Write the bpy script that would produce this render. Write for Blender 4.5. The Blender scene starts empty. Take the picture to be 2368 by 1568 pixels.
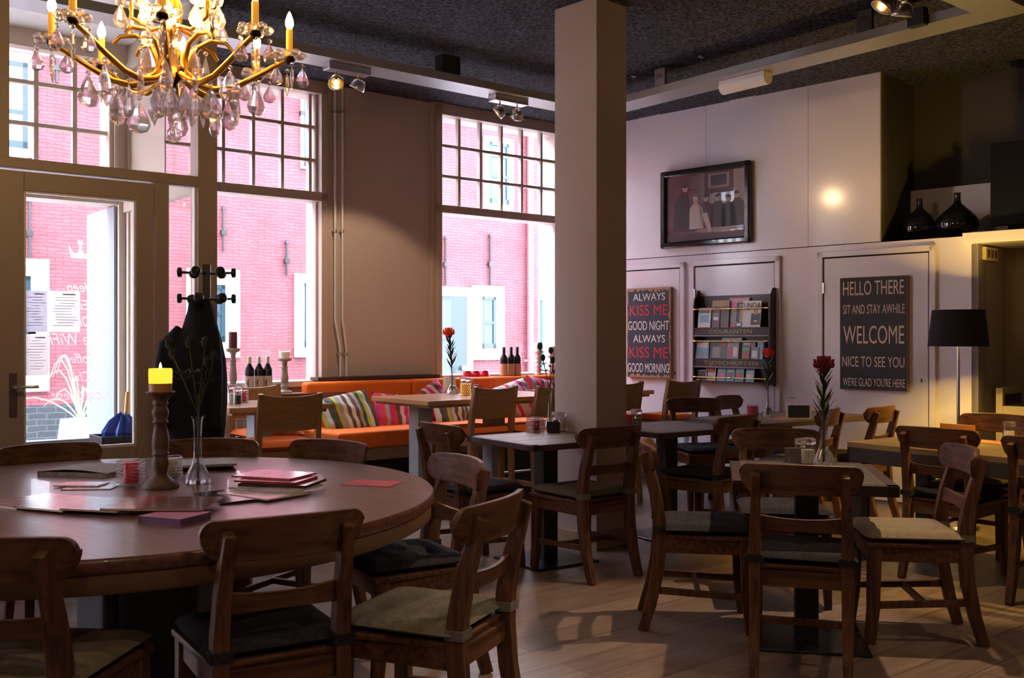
# Café interior with a round table, a glazed entrance and an orange window bench
import bpy, bmesh, math, random
from mathutils import Vector, Matrix
random.seed(7)
C = bpy.context.scene.collection
PI = math.pi
# ------------------------------------------------------------------ camera: 35 mm lens, level, eye height 1.35 m
F, CX, CY, H = 2302.0, 1184.0, 784.0, 1.35
cam = bpy.data.objects.new('camera', bpy.data.cameras.new('camera'))
C.objects.link(cam); bpy.context.scene.camera = cam
cam.location = (0, 0, H); cam.rotation_euler = (PI/2, 0, 0)
cam.data.sensor_width = 36.0; cam.data.lens = 36.0*F/2368.0
cam.data.clip_start = 0.05
cam.data.dof.use_dof = True; cam.data.dof.focus_distance = 7.0; cam.data.dof.aperture_fstop = 8.0

def at_z(x, y, z):                       # the point at height z seen at survey position (x, y)
    t = (z-H)*F/(CY-y)
    return Vector(((x-CX)/F*t, t, z))
def at_d(x, y, t):
    return Vector(((x-CX)/F*t, t, H+(CY-y)/F*t))

class Frame:                             # a vertical plane of the room: s along it, d behind it, z up
    def __init__(self, o, deg):
        self.o = Vector((o[0], o[1])); self.a = math.radians(deg)
        self.u = Vector((math.cos(self.a), math.sin(self.a))); self.n = Vector((-self.u.y, self.u.x))
    def hit(self, x, y, d=0.0):
        r = Vector(((x-CX)/F, 1.0)); t = (self.n.dot(self.o)+d)/self.n.dot(r)
        p = r*t-self.o
        return p.dot(self.u), H+(CY-y)/F*t
    def s(self, x, d=0.0): return self.hit(x, 784, d)[0]
    def pt(self, s, d, z=0.0):
        p = self.o+self.u*s+self.n*d
        return Vector((p.x, p.y, z))
    def loc(self, p):
        q = Vector((p[0], p[1]))-self.o
        return q.dot(self.u), q.dot(self.n)
W = Frame((-0.6986, 9.267), 38.75)       # window wall
B = Frame((1.147, 10.0), -44.6)          # white rear wall
S = Frame((-2.783, 5.6), 38.75)          # glazed entrance screen
CEIL = 3.54

# ------------------------------------------------------------------ mesh builder
class G:
    def __init__(self): self.v = []; self.f = []; self.sm = []
    def add(self, vs, fs, smooth=False, m=None):
        n = len(self.v)
        self.v += [tuple(m @ Vector(p)) if m else tuple(p) for p in vs]
        self.f += [tuple(i+n for i in f) for f in fs]; self.sm += [smooth]*len(fs)
        return self
    def box(self, c, s, rz=0.0, m=None):
        x, y, z = s[0]/2, s[1]/2, s[2]/2
        M = Matrix.Translation(c) @ Matrix.Rotation(rz, 4, 'Z')
        if m: M = m @ M
        return self.add([(-x,-y,-z),(x,-y,-z),(x,y,-z),(-x,y,-z),(-x,-y,z),(x,-y,z),(x,y,z),(-x,y,z)],
                        [(0,3,2,1),(4,5,6,7),(0,1,5,4),(1,2,6,5),(2,3,7,6),(3,0,4,7)], False, M)
    def b2(self, x0, x1, y0, y1, z0, z1):
        return self.box(((x0+x1)/2,(y0+y1)/2,(z0+z1)/2),(abs(x1-x0),abs(y1-y0),abs(z1-z0)))
    def lathe(self, prof, n=20, c=(0,0,0), m=None, cap=True):
        vs, fs = [], []
        for r, z in prof:
            for i in range(n):
                a = 2*PI*i/n; vs.append((c[0]+r*math.cos(a), c[1]+r*math.sin(a), c[2]+z))
        for k in range(len(prof)-1):
            for i in range(n):
                j = (i+1) % n
                fs.append((k*n+i, k*n+j, (k+1)*n+j, (k+1)*n+i))
        self.add(vs, fs, True, m)
        if cap:
            k = len(prof)-1
            self.add(vs[:n], [tuple(range(n-1,-1,-1))], False, m); self.add(vs[k*n:], [tuple(range(n))], False, m)
        return self
    def tube(self, pts, r, n=8, cap=True):
        P = [Vector(p) for p in pts]; R = r if isinstance(r, (list, tuple)) else [r]*len(P)
        vs, fs = [], []; side = None
        for i, p in enumerate(P):
            t = (P[min(i+1, len(P)-1)]-P[max(i-1, 0)]).normalized()
            if side is None:
                side = t.cross(Vector((0,0,1)) if abs(t.z) < .9 else Vector((1,0,0))).normalized()
            side = (side-t*side.dot(t)).normalized(); up = t.cross(side)
            for k in range(n):
                a = 2*PI*k/n; q = p+(side*math.cos(a)+up*math.sin(a))*R[i]; vs.append(tuple(q))
        for i in range(len(P)-1):
            for k in range(n):
                j = (k+1) % n
                fs.append((i*n+k, i*n+j, (i+1)*n+j, (i+1)*n+k))
        self.add(vs, fs, True)
        if cap:
            self.add(vs[:n], [tuple(range(n))]); self.add(vs[-n:], [tuple(range(n-1,-1,-1))])
        return self
    def bar(self, pts, w, d):            # square-section bar through (x, y, z) points lying in a plane of constant x
        ws = w if isinstance(w, (list, tuple)) else [w]*len(pts)
        vs, fs = [], []
        for i, p in enumerate(pts):
            a, b = pts[max(i-1, 0)], pts[min(i+1, len(pts)-1)]
            ty, tz = b[1]-a[1], b[2]-a[2]; L = math.hypot(ty, tz) or 1; ny, nz = tz/L, -ty/L
            for sx, sy in ((-1,-1),(1,-1),(1,1),(-1,1)):
                vs.append((p[0]+sx*ws[i]/2, p[1]+sy*ny*d*ws[i]/ws[0]/2, p[2]+sy*nz*d*ws[i]/ws[0]/2))
        for i in range(len(pts)-1):
            for k in range(4):
                j = (k+1) % 4; fs.append((i*4+k, i*4+j, (i+1)*4+j, (i+1)*4+k))
        fs.append((3,2,1,0)); m = (len(pts)-1)*4; fs.append((m,m+1,m+2,m+3))
        return self.add(vs, fs)
    def beam(self, p0, p1, w, h):        # straight bar between two points, w across, h up
        p0, p1 = Vector(p0), Vector(p1); t = (p1-p0).normalized()
        s = t.cross(Vector((0,0,1)) if abs(t.z) < .95 else Vector((0,1,0))).normalized(); u = s.cross(t)
        vs = []
        for p in (p0, p1):
            for a, b in ((-1,-1),(1,-1),(1,1),(-1,1)): vs.append(tuple(p+s*a*w/2+u*b*h/2))
        return self.add(vs, [(0,1,2,3),(7,6,5,4),(0,4,5,1),(1,5,6,2),(2,6,7,3),(3,7,4,0)])
    def ribbon(self, cols, th):          # cols: (x, zlo, zhi, ylo, yhi): an upright curved board of thickness th
        vs, fs = [], []
        for x, z0, z1, y0, y1 in cols:
            vs += [(x,y0,z0),(x,y1,z1),(x,y1-th,z1),(x,y0-th,z0)]
        for i in range(len(cols)-1):
            for k in range(4):
                j = (k+1) % 4; fs.append((i*4+j, i*4+k, (i+1)*4+k, (i+1)*4+j))
        fs.append((0,1,2,3)); m = (len(cols)-1)*4; fs.append((m+3,m+2,m+1,m))
        return self.add(vs, fs)
    def prism(self, poly, y0, y1, m=None):   # outline in (x, z), pushed along y
        n = len(poly)
        vs = [(x, y0, z) for x, z in poly]+[(x, y1, z) for x, z in poly]
        fs = [tuple(range(n)), tuple(range(2*n-1, n-1, -1))]+[(i, i+n, (i+1) % n+n, (i+1) % n) for i in range(n)]
        return self.add(vs, fs, False, m)
    def slab(self, poly, z0, z1):            # outline in (x, y), pushed along z
        n = len(poly)
        vs = [(x, y, z0) for x, y in poly]+[(x, y, z1) for x, y in poly]
        fs = [tuple(range(n-1, -1, -1)), tuple(range(n, 2*n))]+[(i, (i+1) % n, (i+1) % n+n, i+n) for i in range(n)]
        return self.add(vs, fs)
    def pad(self, w, d, h, c=(0,0,0), n=16, tufts=(), p=4.0, flat=0.0, m=None, wob=0.0):  # stuffed pad: two pillowed skins
        vs, fs = [], []
        def hh(a, b, sgn):
            e = max(0.0, 1-abs(a)**p)**.5*max(0.0, 1-abs(b)**p)**.5
            z = h/2*e*sgn*(1 if sgn > 0 else 1-flat)
            for tx, ty in tufts:
                q = ((a*w/2-tx)**2+(b*d/2-ty)**2)/(.035**2); z -= sgn*h*.32*math.exp(-q)
            if wob: z += wob*e*(math.sin(a*5.1+b*2.2)*math.cos(b*4.3-a*1.7)+.5*math.sin(a*9+b*11))
            return z
        for sgn in (1, -1):
            for i in range(n+1):
                for j in range(n+1):
                    a, b = -1+2*i/n, -1+2*j/n
                    sx = 1-.05*(1-b*b)*0; vs.append((c[0]+a*w/2*sx, c[1]+b*d/2, c[2]+hh(a, b, sgn)))
        N = (n+1)*(n+1)
        for i in range(n):
            for j in range(n):
                q = i*(n+1)+j; fs.append((q, q+n+1, q+n+2, q+1)); fs.append((N+q, N+q+1, N+q+n+2, N+q+n+1))
        return self.add(vs, fs, True, m)
    def ball(self, c, r, n=12, sz=1.0):
        k = max(6, n//2)
        return self.lathe([(max(1e-4, r*math.sin(PI*i/k)), -r*sz*math.cos(PI*i/k)) for i in range(k+1)], n, c, None, False)
    def make(self, name, mat, parent=None, bevel=0.0, loc=None, rz=0.0, weld=False):
        me = bpy.data.meshes.new(name); me.from_pydata(self.v, [], self.f)
        me.polygons.foreach_set('use_smooth', self.sm)
        if weld:
            bm = bmesh.new(); bm.from_mesh(me); bmesh.ops.remove_doubles(bm, verts=bm.verts, dist=1e-5); bm.to_mesh(me); bm.free()
        me.materials.append(mat); me.update()
        o = bpy.data.objects.new(name, me); C.objects.link(o)
        if parent: o.parent = parent
        if loc is not None: o.location = loc
        if rz: o.rotation_euler.z = rz
        if bevel:
            b = o.modifiers.new('edge', 'BEVEL'); b.width = bevel; b.segments = 5 if bevel >= .02 else 2; b.limit_method = 'ANGLE'; b.angle_limit = 0.7
        return o

def tag(o, label, cat, group=None):
    o['label'] = label; o['category'] = cat
    if group: o['group'] = group
    return o
def thing(name, label, cat, loc=(0,0,0), rz=0.0, group=None):
    o = bpy.data.objects.new(name, None); C.objects.link(o); o.empty_display_size = .1
    o.location = loc; o.rotation_euler = (0, 0, rz)
    return tag(o, label, cat, group)
def struct(o, label=None):
    o['kind'] = 'structure'
    if label: o['label'] = label
    return o
def room(name, label, loc, rz):
    o = bpy.data.objects.new(name, None); C.objects.link(o); o.location = loc; o.rotation_euler = (0,0,rz)
    return struct(o, label)
KIDS = {}
def copy_tree(o, parent=None):
    c = o.copy(); C.objects.link(c)
    if parent: c.parent = parent
    for ch in [x for x in o.children]: copy_tree(ch, c)
    return c

# ------------------------------------------------------------------ materials
def mat(name, col, rough=.5, metal=0.0, noise=None, bump=None, spec=.5, emit=None, coat=0.0, trans=0.0):
    m = bpy.data.materials.new(name); m.use_nodes = True; nt = m.node_tree; b = nt.nodes['Principled BSDF']
    b.inputs['Base Color'].default_value = (*col, 1); b.inputs['Roughness'].default_value = rough
    b.inputs['Metallic'].default_value = metal; b.inputs['Specular IOR Level'].default_value = spec
    b.inputs['Coat Weight'].default_value = coat
    if trans: b.inputs['Transmission Weight'].default_value = trans
    if emit:
        b.inputs['Emission Color'].default_value = (*emit[0], 1); b.inputs['Emission Strength'].default_value = emit[1]
    tc = nt.nodes.new('ShaderNodeTexCoord')
    if noise:                             # (second colour, scale, (sx, sy, sz))
        c2, sc, st = noise
        mp = nt.nodes.new('ShaderNodeMapping'); mp.inputs['Scale'].default_value = st
        nz = nt.nodes.new('ShaderNodeTexNoise'); nz.inputs['Scale'].default_value = sc; nz.inputs['Detail'].default_value = 5
        rp = nt.nodes.new('ShaderNodeValToRGB'); rp.color_ramp.elements[0].position = .35; rp.color_ramp.elements[1].position = .68
        rp.color_ramp.elements[0].color = (*col, 1); rp.color_ramp.elements[1].color = (*c2, 1)
        nt.links.new(tc.outputs['Object'], mp.inputs[0]); nt.links.new(mp.outputs[0], nz.inputs['Vector'])
        nt.links.new(nz.outputs['Fac'], rp.inputs[0]); nt.links.new(rp.outputs[0], b.inputs['Base Color'])
    if bump:
        sc, st = bump
        nz = nt.nodes.new('ShaderNodeTexNoise'); nz.inputs['Scale'].default_value = sc; nz.inputs['Detail'].default_value = 4
        bp = nt.nodes.new('ShaderNodeBump'); bp.inputs['Strength'].default_value = st; bp.inputs['Distance'].default_value = .02
        nt.links.new(tc.outputs['Object'], nz.inputs['Vector']); nt.links.new(nz.outputs['Fac'], bp.inputs['Height'])
        nt.links.new(bp.outputs[0], b.inputs['Normal'])
    return m
def glassy(name, tint=(1,1,1), refl=.08, rough=0.0):   # thin pane: lets light straight through, mirrors a little
    m = bpy.data.materials.new(name); m.use_nodes = True; nt = m.node_tree; nt.nodes.clear()
    out = nt.nodes.new('ShaderNodeOutputMaterial'); mix = nt.nodes.new('ShaderNodeMixShader')
    t = nt.nodes.new('ShaderNodeBsdfTransparent'); g = nt.nodes.new('ShaderNodeBsdfGlossy')
    lw = nt.nodes.new('ShaderNodeLayerWeight'); lw.inputs[0].default_value = .5; pw = nt.nodes.new('ShaderNodeMath'); pw.operation = 'POWER'; pw.inputs[1].default_value = 5.0
    ma = nt.nodes.new('ShaderNodeMath'); ma.operation = 'MULTIPLY_ADD'; ma.inputs[1].default_value = .8; ma.inputs[2].default_value = refl; nt.links.new(lw.outputs['Facing'], pw.inputs[0]); nt.links.new(pw.outputs[0], ma.inputs[0])
    t.inputs[0].default_value = (*tint, 1); g.inputs['Roughness'].default_value = rough
    nt.links.new(ma.outputs[0], mix.inputs[0]); nt.links.new(t.outputs[0], mix.inputs[1])
    nt.links.new(g.outputs[0], mix.inputs[2]); nt.links.new(mix.outputs[0], out.inputs[0])
    return m
def glow(name, col, k):
    m = bpy.data.materials.new(name); m.use_nodes = True; nt = m.node_tree; nt.nodes.clear()
    out = nt.nodes.new('ShaderNodeOutputMaterial'); e = nt.nodes.new('ShaderNodeEmission')
    e.inputs[0].default_value = (*col, 1); e.inputs[1].default_value = k; nt.links.new(e.outputs[0], out.inputs[0])
    return m
def crystal(name, ior=1.5, tint=(1,1,1)):
    m = bpy.data.materials.new(name); m.use_nodes = True; nt = m.node_tree; nt.nodes.clear()
    out = nt.nodes.new('ShaderNodeOutputMaterial'); g = nt.nodes.new('ShaderNodeBsdfGlass')
    g.inputs['IOR'].default_value = ior; g.inputs[0].default_value = (*tint, 1); g.inputs['Roughness'].default_value = 0.0
    nt.links.new(g.outputs[0], out.inputs[0]); return m
def nodes(m): return m.node_tree, m.node_tree.nodes['Principled BSDF']
def bricks(name, c1, c2, mortar, bw, bh, ms, bumpk, rough=.75, plane='xz', off=.5):
    m = mat(name, c1, rough); nt, b = nodes(m)
    tc = nt.nodes.new('ShaderNodeTexCoord'); sp = nt.nodes.new('ShaderNodeSeparateXYZ'); cb = nt.nodes.new('ShaderNodeCombineXYZ')
    nt.links.new(tc.outputs['Object'], sp.inputs[0])
    nt.links.new(sp.outputs['X' if plane[0] == 'x' else 'Y'], cb.inputs[0]); nt.links.new(sp.outputs['Z' if plane[1] == 'z' else ('Y' if plane[1] == 'y' else 'X')], cb.inputs[1])
    nz = nt.nodes.new('ShaderNodeTexNoise'); nz.inputs['Scale'].default_value = 6.0
    mx = nt.nodes.new('ShaderNodeMixRGB'); mx.blend_type = 'ADD'; mx.inputs[0].default_value = bumpk*.03
    nt.links.new(cb.outputs[0], nz.inputs['Vector']); nt.links.new(cb.outputs[0], mx.inputs[1]); nt.links.new(nz.outputs['Color'], mx.inputs[2])
    br = nt.nodes.new('ShaderNodeTexBrick'); br.inputs['Scale'].default_value = 1.0; br.offset = off
    for k, v in (('Color1', c1), ('Color2', c2), ('Mortar', mortar)): br.inputs[k].default_value = (*v, 1)
    br.inputs['Brick Width'].default_value = bw; br.inputs['Row Height'].default_value = bh; br.inputs['Mortar Size'].default_value = ms
    br.inputs['Mortar Smooth'].default_value = .4
    nt.links.new(mx.outputs[0], br.inputs['Vector']); nt.links.new(br.outputs['Color'], b.inputs['Base Color'])
    if bumpk:
        n2 = nt.nodes.new('ShaderNodeTexNoise'); n2.inputs['Scale'].default_value = 25.0; nt.links.new(cb.outputs[0], n2.inputs['Vector'])
        ad = nt.nodes.new('ShaderNodeMath'); ad.operation = 'MULTIPLY_ADD'; ad.inputs[1].default_value = .5
        nt.links.new(n2.outputs['Fac'], ad.inputs[0])
        iv = nt.nodes.new('ShaderNodeMath'); iv.operation = 'SUBTRACT'; iv.inputs[0].default_value = 1.0
        nt.links.new(br.outputs['Fac'], iv.inputs[1]); nt.links.new(iv.outputs[0], ad.inputs[2])
        bp = nt.nodes.new('ShaderNodeBump'); bp.inputs['Strength'].default_value = .8; bp.inputs['Distance'].default_value = .012*bumpk
        nt.links.new(ad.outputs[0], bp.inputs['Height']); nt.links.new(bp.outputs[0], b.inputs['Normal'])
    return m, br
def stripes(name, cols, period, axis='X', rough=.8):      # woven stripes across a cushion
    m = mat(name, cols[0], rough); nt, b = nodes(m)
    tc = nt.nodes.new('ShaderNodeTexCoord'); sp = nt.nodes.new('ShaderNodeSeparateXYZ'); nt.links.new(tc.outputs['Object'], sp.inputs[0])
    mu = nt.nodes.new('ShaderNodeMath'); mu.operation = 'MULTIPLY_ADD'; mu.inputs[1].default_value = 1/period; mu.inputs[2].default_value = 5.0
    fr = nt.nodes.new('ShaderNodeMath'); fr.operation = 'FRACT'
    nt.links.new(sp.outputs[axis], mu.inputs[0]); nt.links.new(mu.outputs[0], fr.inputs[0])
    rp = nt.nodes.new('ShaderNodeValToRGB'); rp.color_ramp.interpolation = 'CONSTANT'; e = rp.color_ramp.elements
    while len(e) < len(cols): e.new(.5)
    for i, c in enumerate(cols): e[i].position = i/len(cols); e[i].color = (*c, 1)
    nt.links.new(fr.outputs[0], rp.inputs[0]); nt.links.new(rp.outputs[0], b.inputs['Base Color'])
    return m

TEAK = mat('teak_upright', (.16,.072,.042), .5, spec=.3, noise=((.062,.026,.016), 3.0, (18,18,1.4)))
TEAKX = mat('teak_rail', (.165,.074,.043), .48, spec=.3, noise=((.062,.026,.016), 3.0, (1.4,18,18)))
OAK = mat('oak_upright', (.36,.21,.09), .45, noise=((.29,.16,.065), 3.0, (14,14,1.5)))
OAKX = mat('oak_board', (.38,.22,.10), .4, noise=((.30,.17,.07), 3.0, (1.6,16,16)))
BENCHW = mat('bench_oak', (.30,.19,.10), .5, noise=((.22,.13,.07), 3.0, (1.6,16,16)))
FELT_D = mat('charcoal_felt', (.022,.022,.03), .95, noise=((.04,.04,.05), 60, (1,1,1)), bump=(180,.15), spec=.2)
FELT_G = mat('grey_felt', (.15,.145,.14), .95, noise=((.21,.20,.18), 50, (1,1,1)), bump=(180,.15), spec=.2)
FELT_B = mat('beige_felt', (.20,.165,.115), .95, noise=((.25,.21,.15), 50, (1,1,1)), bump=(180,.15), spec=.2)
ORANGE = mat('orange_upholstery', (.78,.17,.022), .75, noise=((.70,.14,.018), 90, (1,1,1)), bump=(300,.1), spec=.25)
BLACKM = mat('black_powder_coat', (.012,.012,.016), .45)
STEEL = mat('brushed_steel', (.62,.62,.64), .28, 1.0)
CHROME = mat('chrome', (.8,.8,.82), .12, 1.0)
BRASS = mat('brass', (.75,.45,.14), .25, 1.0)
GOLD = mat('gilt_brass', (.78,.42,.07), .28, 1.0)
TAUPE = mat('taupe_wall_paint', (.46,.38,.37), .8, bump=(90,.05))
WHITEW = mat('white_wall_paint', (.80,.75,.86), .3, bump=(60,.01))
COLP = mat('column_paint', (.50,.40,.37), .7, bump=(90,.06))
CREAM = mat('cream_woodwork', (.52,.43,.36), .45)
FRAMEP = mat('taupe_woodwork', (.44,.35,.315), .45)
DARKGAP = mat('shadow_gap', (.03,.028,.035), .9)
WHITEO = mat('white_gloss_paint', (.85,.87,.9), .35)
BLUEW = mat('pale_blue_paint', (.19,.24,.28), .4)
WHITEW.node_tree.nodes['Principled BSDF'].inputs['Coat Weight'].default_value = .6; WHITEW.node_tree.nodes['Principled BSDF'].inputs['Coat Roughness'].default_value = .13
TEAL = mat('teal_gloss_paint', (.004,.026,.036), .35)
TEALD = mat('dark_teal_paint', (.008,.028,.04), .3)
PANE = glassy('window_glass', (.98,.99,.99), .035)
PANEB = glassy('bottle_dark_glass', (.02,.02,.03), .1)
CLEAR = crystal('clear_glass', 1.45)
def sparkle(name):                        # cut lead crystal: clear, bright mirror facets, a little milky scatter
    m = bpy.data.materials.new(name); m.use_nodes = True; nt = m.node_tree; nt.nodes.clear()
    out = nt.nodes.new('ShaderNodeOutputMaterial'); t = nt.nodes.new('ShaderNodeBsdfTransparent'); t.inputs[0].default_value = (.95,.93,.94,1)
    g = nt.nodes.new('ShaderNodeBsdfGlass'); g.inputs['IOR'].default_value = 1.6; g.inputs[0].default_value = (1,.97,.98,1)
    tl = nt.nodes.new('ShaderNodeBsdfTranslucent'); tl.inputs[0].default_value = (.95,.92,.93,1)
    df = nt.nodes.new('ShaderNodeBsdfDiffuse'); df.inputs[0].default_value = (.9,.87,.88,1)
    m1 = nt.nodes.new('ShaderNodeMixShader'); m1.inputs[0].default_value = .40; m2 = nt.nodes.new('ShaderNodeMixShader'); m2.inputs[0].default_value = .5; m3 = nt.nodes.new('ShaderNodeMixShader'); m3.inputs[0].default_value = .08
    nt.links.new(g.outputs[0], m1.inputs[1]); nt.links.new(t.outputs[0], m1.inputs[2])
    nt.links.new(tl.outputs[0], m2.inputs[1]); nt.links.new(df.outputs[0], m2.inputs[2])
    nt.links.new(m1.outputs[0], m3.inputs[1]); nt.links.new(m2.outputs[0], m3.inputs[2]); nt.links.new(m3.outputs[0], out.inputs[0])
    return m
def sheer(name, col, k=.6):               # thin paper or film: light comes through it
    m = bpy.data.materials.new(name); m.use_nodes = True; nt = m.node_tree; nt.nodes.clear()
    out = nt.nodes.new('ShaderNodeOutputMaterial'); a = nt.nodes.new('ShaderNodeBsdfTranslucent'); b = nt.nodes.new('ShaderNodeBsdfDiffuse')
    a.inputs[0].default_value = b.inputs[0].default_value = (*col, 1); x = nt.nodes.new('ShaderNodeMixShader'); x.inputs[0].default_value = 1-k
    nt.links.new(a.outputs[0], x.inputs[1]); nt.links.new(b.outputs[0], x.inputs[2]); nt.links.new(x.outputs[0], out.inputs[0]); return m
CRYST = sparkle('cut_crystal')
THING = glassy('thin_clear_glass', (.90,.93,.94), .10, .02)
ROUGHC = mat('dark_plaster_ceiling', (.015,.017,.025), .9, noise=((.105,.102,.128), 42, (1,1,1)), bump=(60, 1.0), spec=.15)
DWOOD = mat('dark_stained_wood', (.055,.028,.022), .4, noise=((.035,.017,.014), 3, (1.5,14,14)))
SILLW = mat('red_brown_sill_wood', (.22,.07,.035), .4, noise=((.15,.045,.025), 3, (1.5,14,14)))
STONEW = mat('grey_painted_candlestick', (.42,.39,.36), .7, noise=((.32,.29,.26), 20, (1,1,1)))
OLDW = mat('worn_turned_wood', (.13,.075,.045), .6, noise=((.08,.042,.028), 14, (3,3,1)))
WAX = mat('white_wax', (.85,.80,.72), .5, spec=.4)
REDWAX = mat('red_wax', (.85,.02,.05), .35)
REDG = mat('red_glass', (.65,.015,.04), .12, coat=.5)
PAPER = mat('white_paper', (.78,.74,.74), .7)
BLACKP = mat('black_card', (.02,.02,.03), .5)
INKW = mat('white_lettering', (.82,.78,.75), .7)
INKR = mat('red_lettering', (.70,.035,.06), .7)
INKT = mat('tan_lettering', (.78,.62,.53), .7)
INKG = mat('gold_lettering', (.55,.36,.12), .45)
GREENL = mat('leaf_green', (.022,.045,.018), .65)
THIST = mat('thistle_heads', (.045,.05,.06), .8, noise=((.02,.025,.04), 30, (1,1,1)))
FLOWR = mat('red_petals', (.85,.06,.03), .6)
FLOWD = mat('dark_red_petals', (.17,.013,.024), .6)
SKY, EXPO = 13.0, 0.72
# ------------------------------------------------------------------ text on things
def letters(body, size, m, parent, loc, name='lettering', xs=1.0, flip=False, shear=0.0, off=0.0, rot=(PI/2,0,0), align='CENTER', ex=.0006, fit=None):
    cu = bpy.data.curves.new(name, 'FONT'); cu.body = body; cu.size = size; cu.align_x = align; cu.align_y = 'CENTER'
    cu.extrude = ex; cu.shear = shear; cu.offset = off; cu.resolution_u = 4
    t = bpy.data.objects.new('tmp', cu); C.objects.link(t)
    me = bpy.data.meshes.new_from_object(t.evaluated_get(bpy.context.evaluated_depsgraph_get()))
    bpy.data.objects.remove(t); bpy.data.curves.remove(cu)
    if fit and len(me.vertices):
        w = max(v.co.x for v in me.vertices)-min(v.co.x for v in me.vertices); xs = fit/w
    for v in me.vertices: v.co.x *= xs*(-1 if flip else 1)
    if flip: me.flip_normals()
    me.materials.clear(); me.materials.append(m); me.name = name
    o = bpy.data.objects.new(name, me); C.objects.link(o)
    o.parent = parent; o.location = loc; o.rotation_euler = rot
    return o

# ================================================================== THE SETTING
Wa, Ba = W.a, B.a
sC = W.loc(S.pt(S.s(480), 0))[0]                       # corner post of the glazed entrance, along the window wall
dS = W.loc(S.pt(0, 0))[1]                              # the glazed screen lies this far inside the window wall
sEnd = 1.83                                            # inner corner, window wall / white wall
# floor: long oak-look planks
FLOORM, brf = bricks('plank_floor', (.27,.195,.16), (.19,.135,.11), (.05,.035,.03), 1.25, .19, .003, 0, .32, 'xy', .37)
nt, bs = nodes(FLOORM)
tcf = nt.nodes.new('ShaderNodeTexCoord'); mpf = nt.nodes.new('ShaderNodeMapping'); mpf.inputs['Scale'].default_value = (1.2, 16, 1)
nzf = nt.nodes.new('ShaderNodeTexNoise'); nzf.inputs['Scale'].default_value = 2.0; nzf.inputs['Detail'].default_value = 6
mxf = nt.nodes.new('ShaderNodeMixRGB'); mxf.blend_type = 'OVERLAY'; mxf.inputs[0].default_value = .6
nt.links.new(tcf.outputs['Object'], mpf.inputs[0]); nt.links.new(mpf.outputs[0], nzf.inputs['Vector'])
nt.links.new(brf.outputs['Color'], mxf.inputs[1]); nt.links.new(nzf.outputs['Fac'], mxf.inputs[2]); nt.links.new(mxf.outputs[0], bs.inputs['Base Color'])
g = G(); g.b2(-9, 6, -11, .2, -.08, 0)
fl = struct(g.make('floor', FLOORM), 'brown plank floor of the café'); fl.location = W.pt(0, 0); fl.rotation_euler.z = Wa
g = G(); g.b2(-9, 6, -11, .3, CEIL, CEIL+.12)
ce = struct(g.make('ceiling', ROUGHC), 'dark rough plaster ceiling'); ce.location = W.pt(0, 0); ce.rotation_euler.z = Wa

# window openings along the window wall
pit3 = W.s(1115)-W.s(1065)
g3l = W.s(1015); w3 = (g3l-.055, g3l+6*pit3+.02)
w3 = (w3[0], min(w3[1], sEnd-.03))
z3 = dict(gt=W.hit(1015,266)[1], b1=W.hit(1015,333)[1], b2=W.hit(1015,404)[1], gb=W.hit(1015,474)[1], lt=W.hit(1020,493)[1], lb=W.hit(1020,868)[1])
g2r = W.s(718); pit2 = W.s(657)-W.s(590); w2 = (sC+.08, W.s(752))
z2 = dict(gt=W.hit(718,216)[1], b1=W.hit(718,291)[1], b2=W.hit(718,368)[1], gb=W.hit(718,444)[1], lt=W.hit(718,465)[1], lb=W.hit(718,880)[1])
vest_l = sC-3.1
hinge = W.s(275)
T = .24
def wallbox(name, s0, s1, z0, z1, m, label): 
    g = G(); g.b2(s0, s1, 0, T, z0, z1)
    o = struct(g.make(name, m), label); o.location = W.pt(0,0); o.rotation_euler.z = Wa; return o
g = G()
g.b2(w2[1], w3[0], 0, T, 0, CEIL)                              # pier between the two windows
for a, zz in ((w2, z2), (w3, z3)):
    g.b2(a[0], a[1], 0, T, 0, zz['lb']-.05); g.b2(a[0], a[1], 0, T, zz['gt']+.09, CEIL)
g.b2(w3[1], sEnd+.2, 0, T, 0, CEIL); g.b2(sC, w2[0], 0, T, 0, CEIL)
g.b2(vest_l-.25, vest_l, 0, T, 0, CEIL); g.b2(-8.8, -8.5, 0, T, 0, CEIL); g.b2(-8.5, vest_l-.25, 0, T, 0, .55); g.b2(-8.5, vest_l-.25, 0, T, 3.3, CEIL)   # unseen shop window opening, added to let in more daylight
wl = struct(g.make('wall_left', TAUPE, loc=W.pt(0,0), rz=Wa), 'taupe window wall with the tall sash windows')

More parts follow.
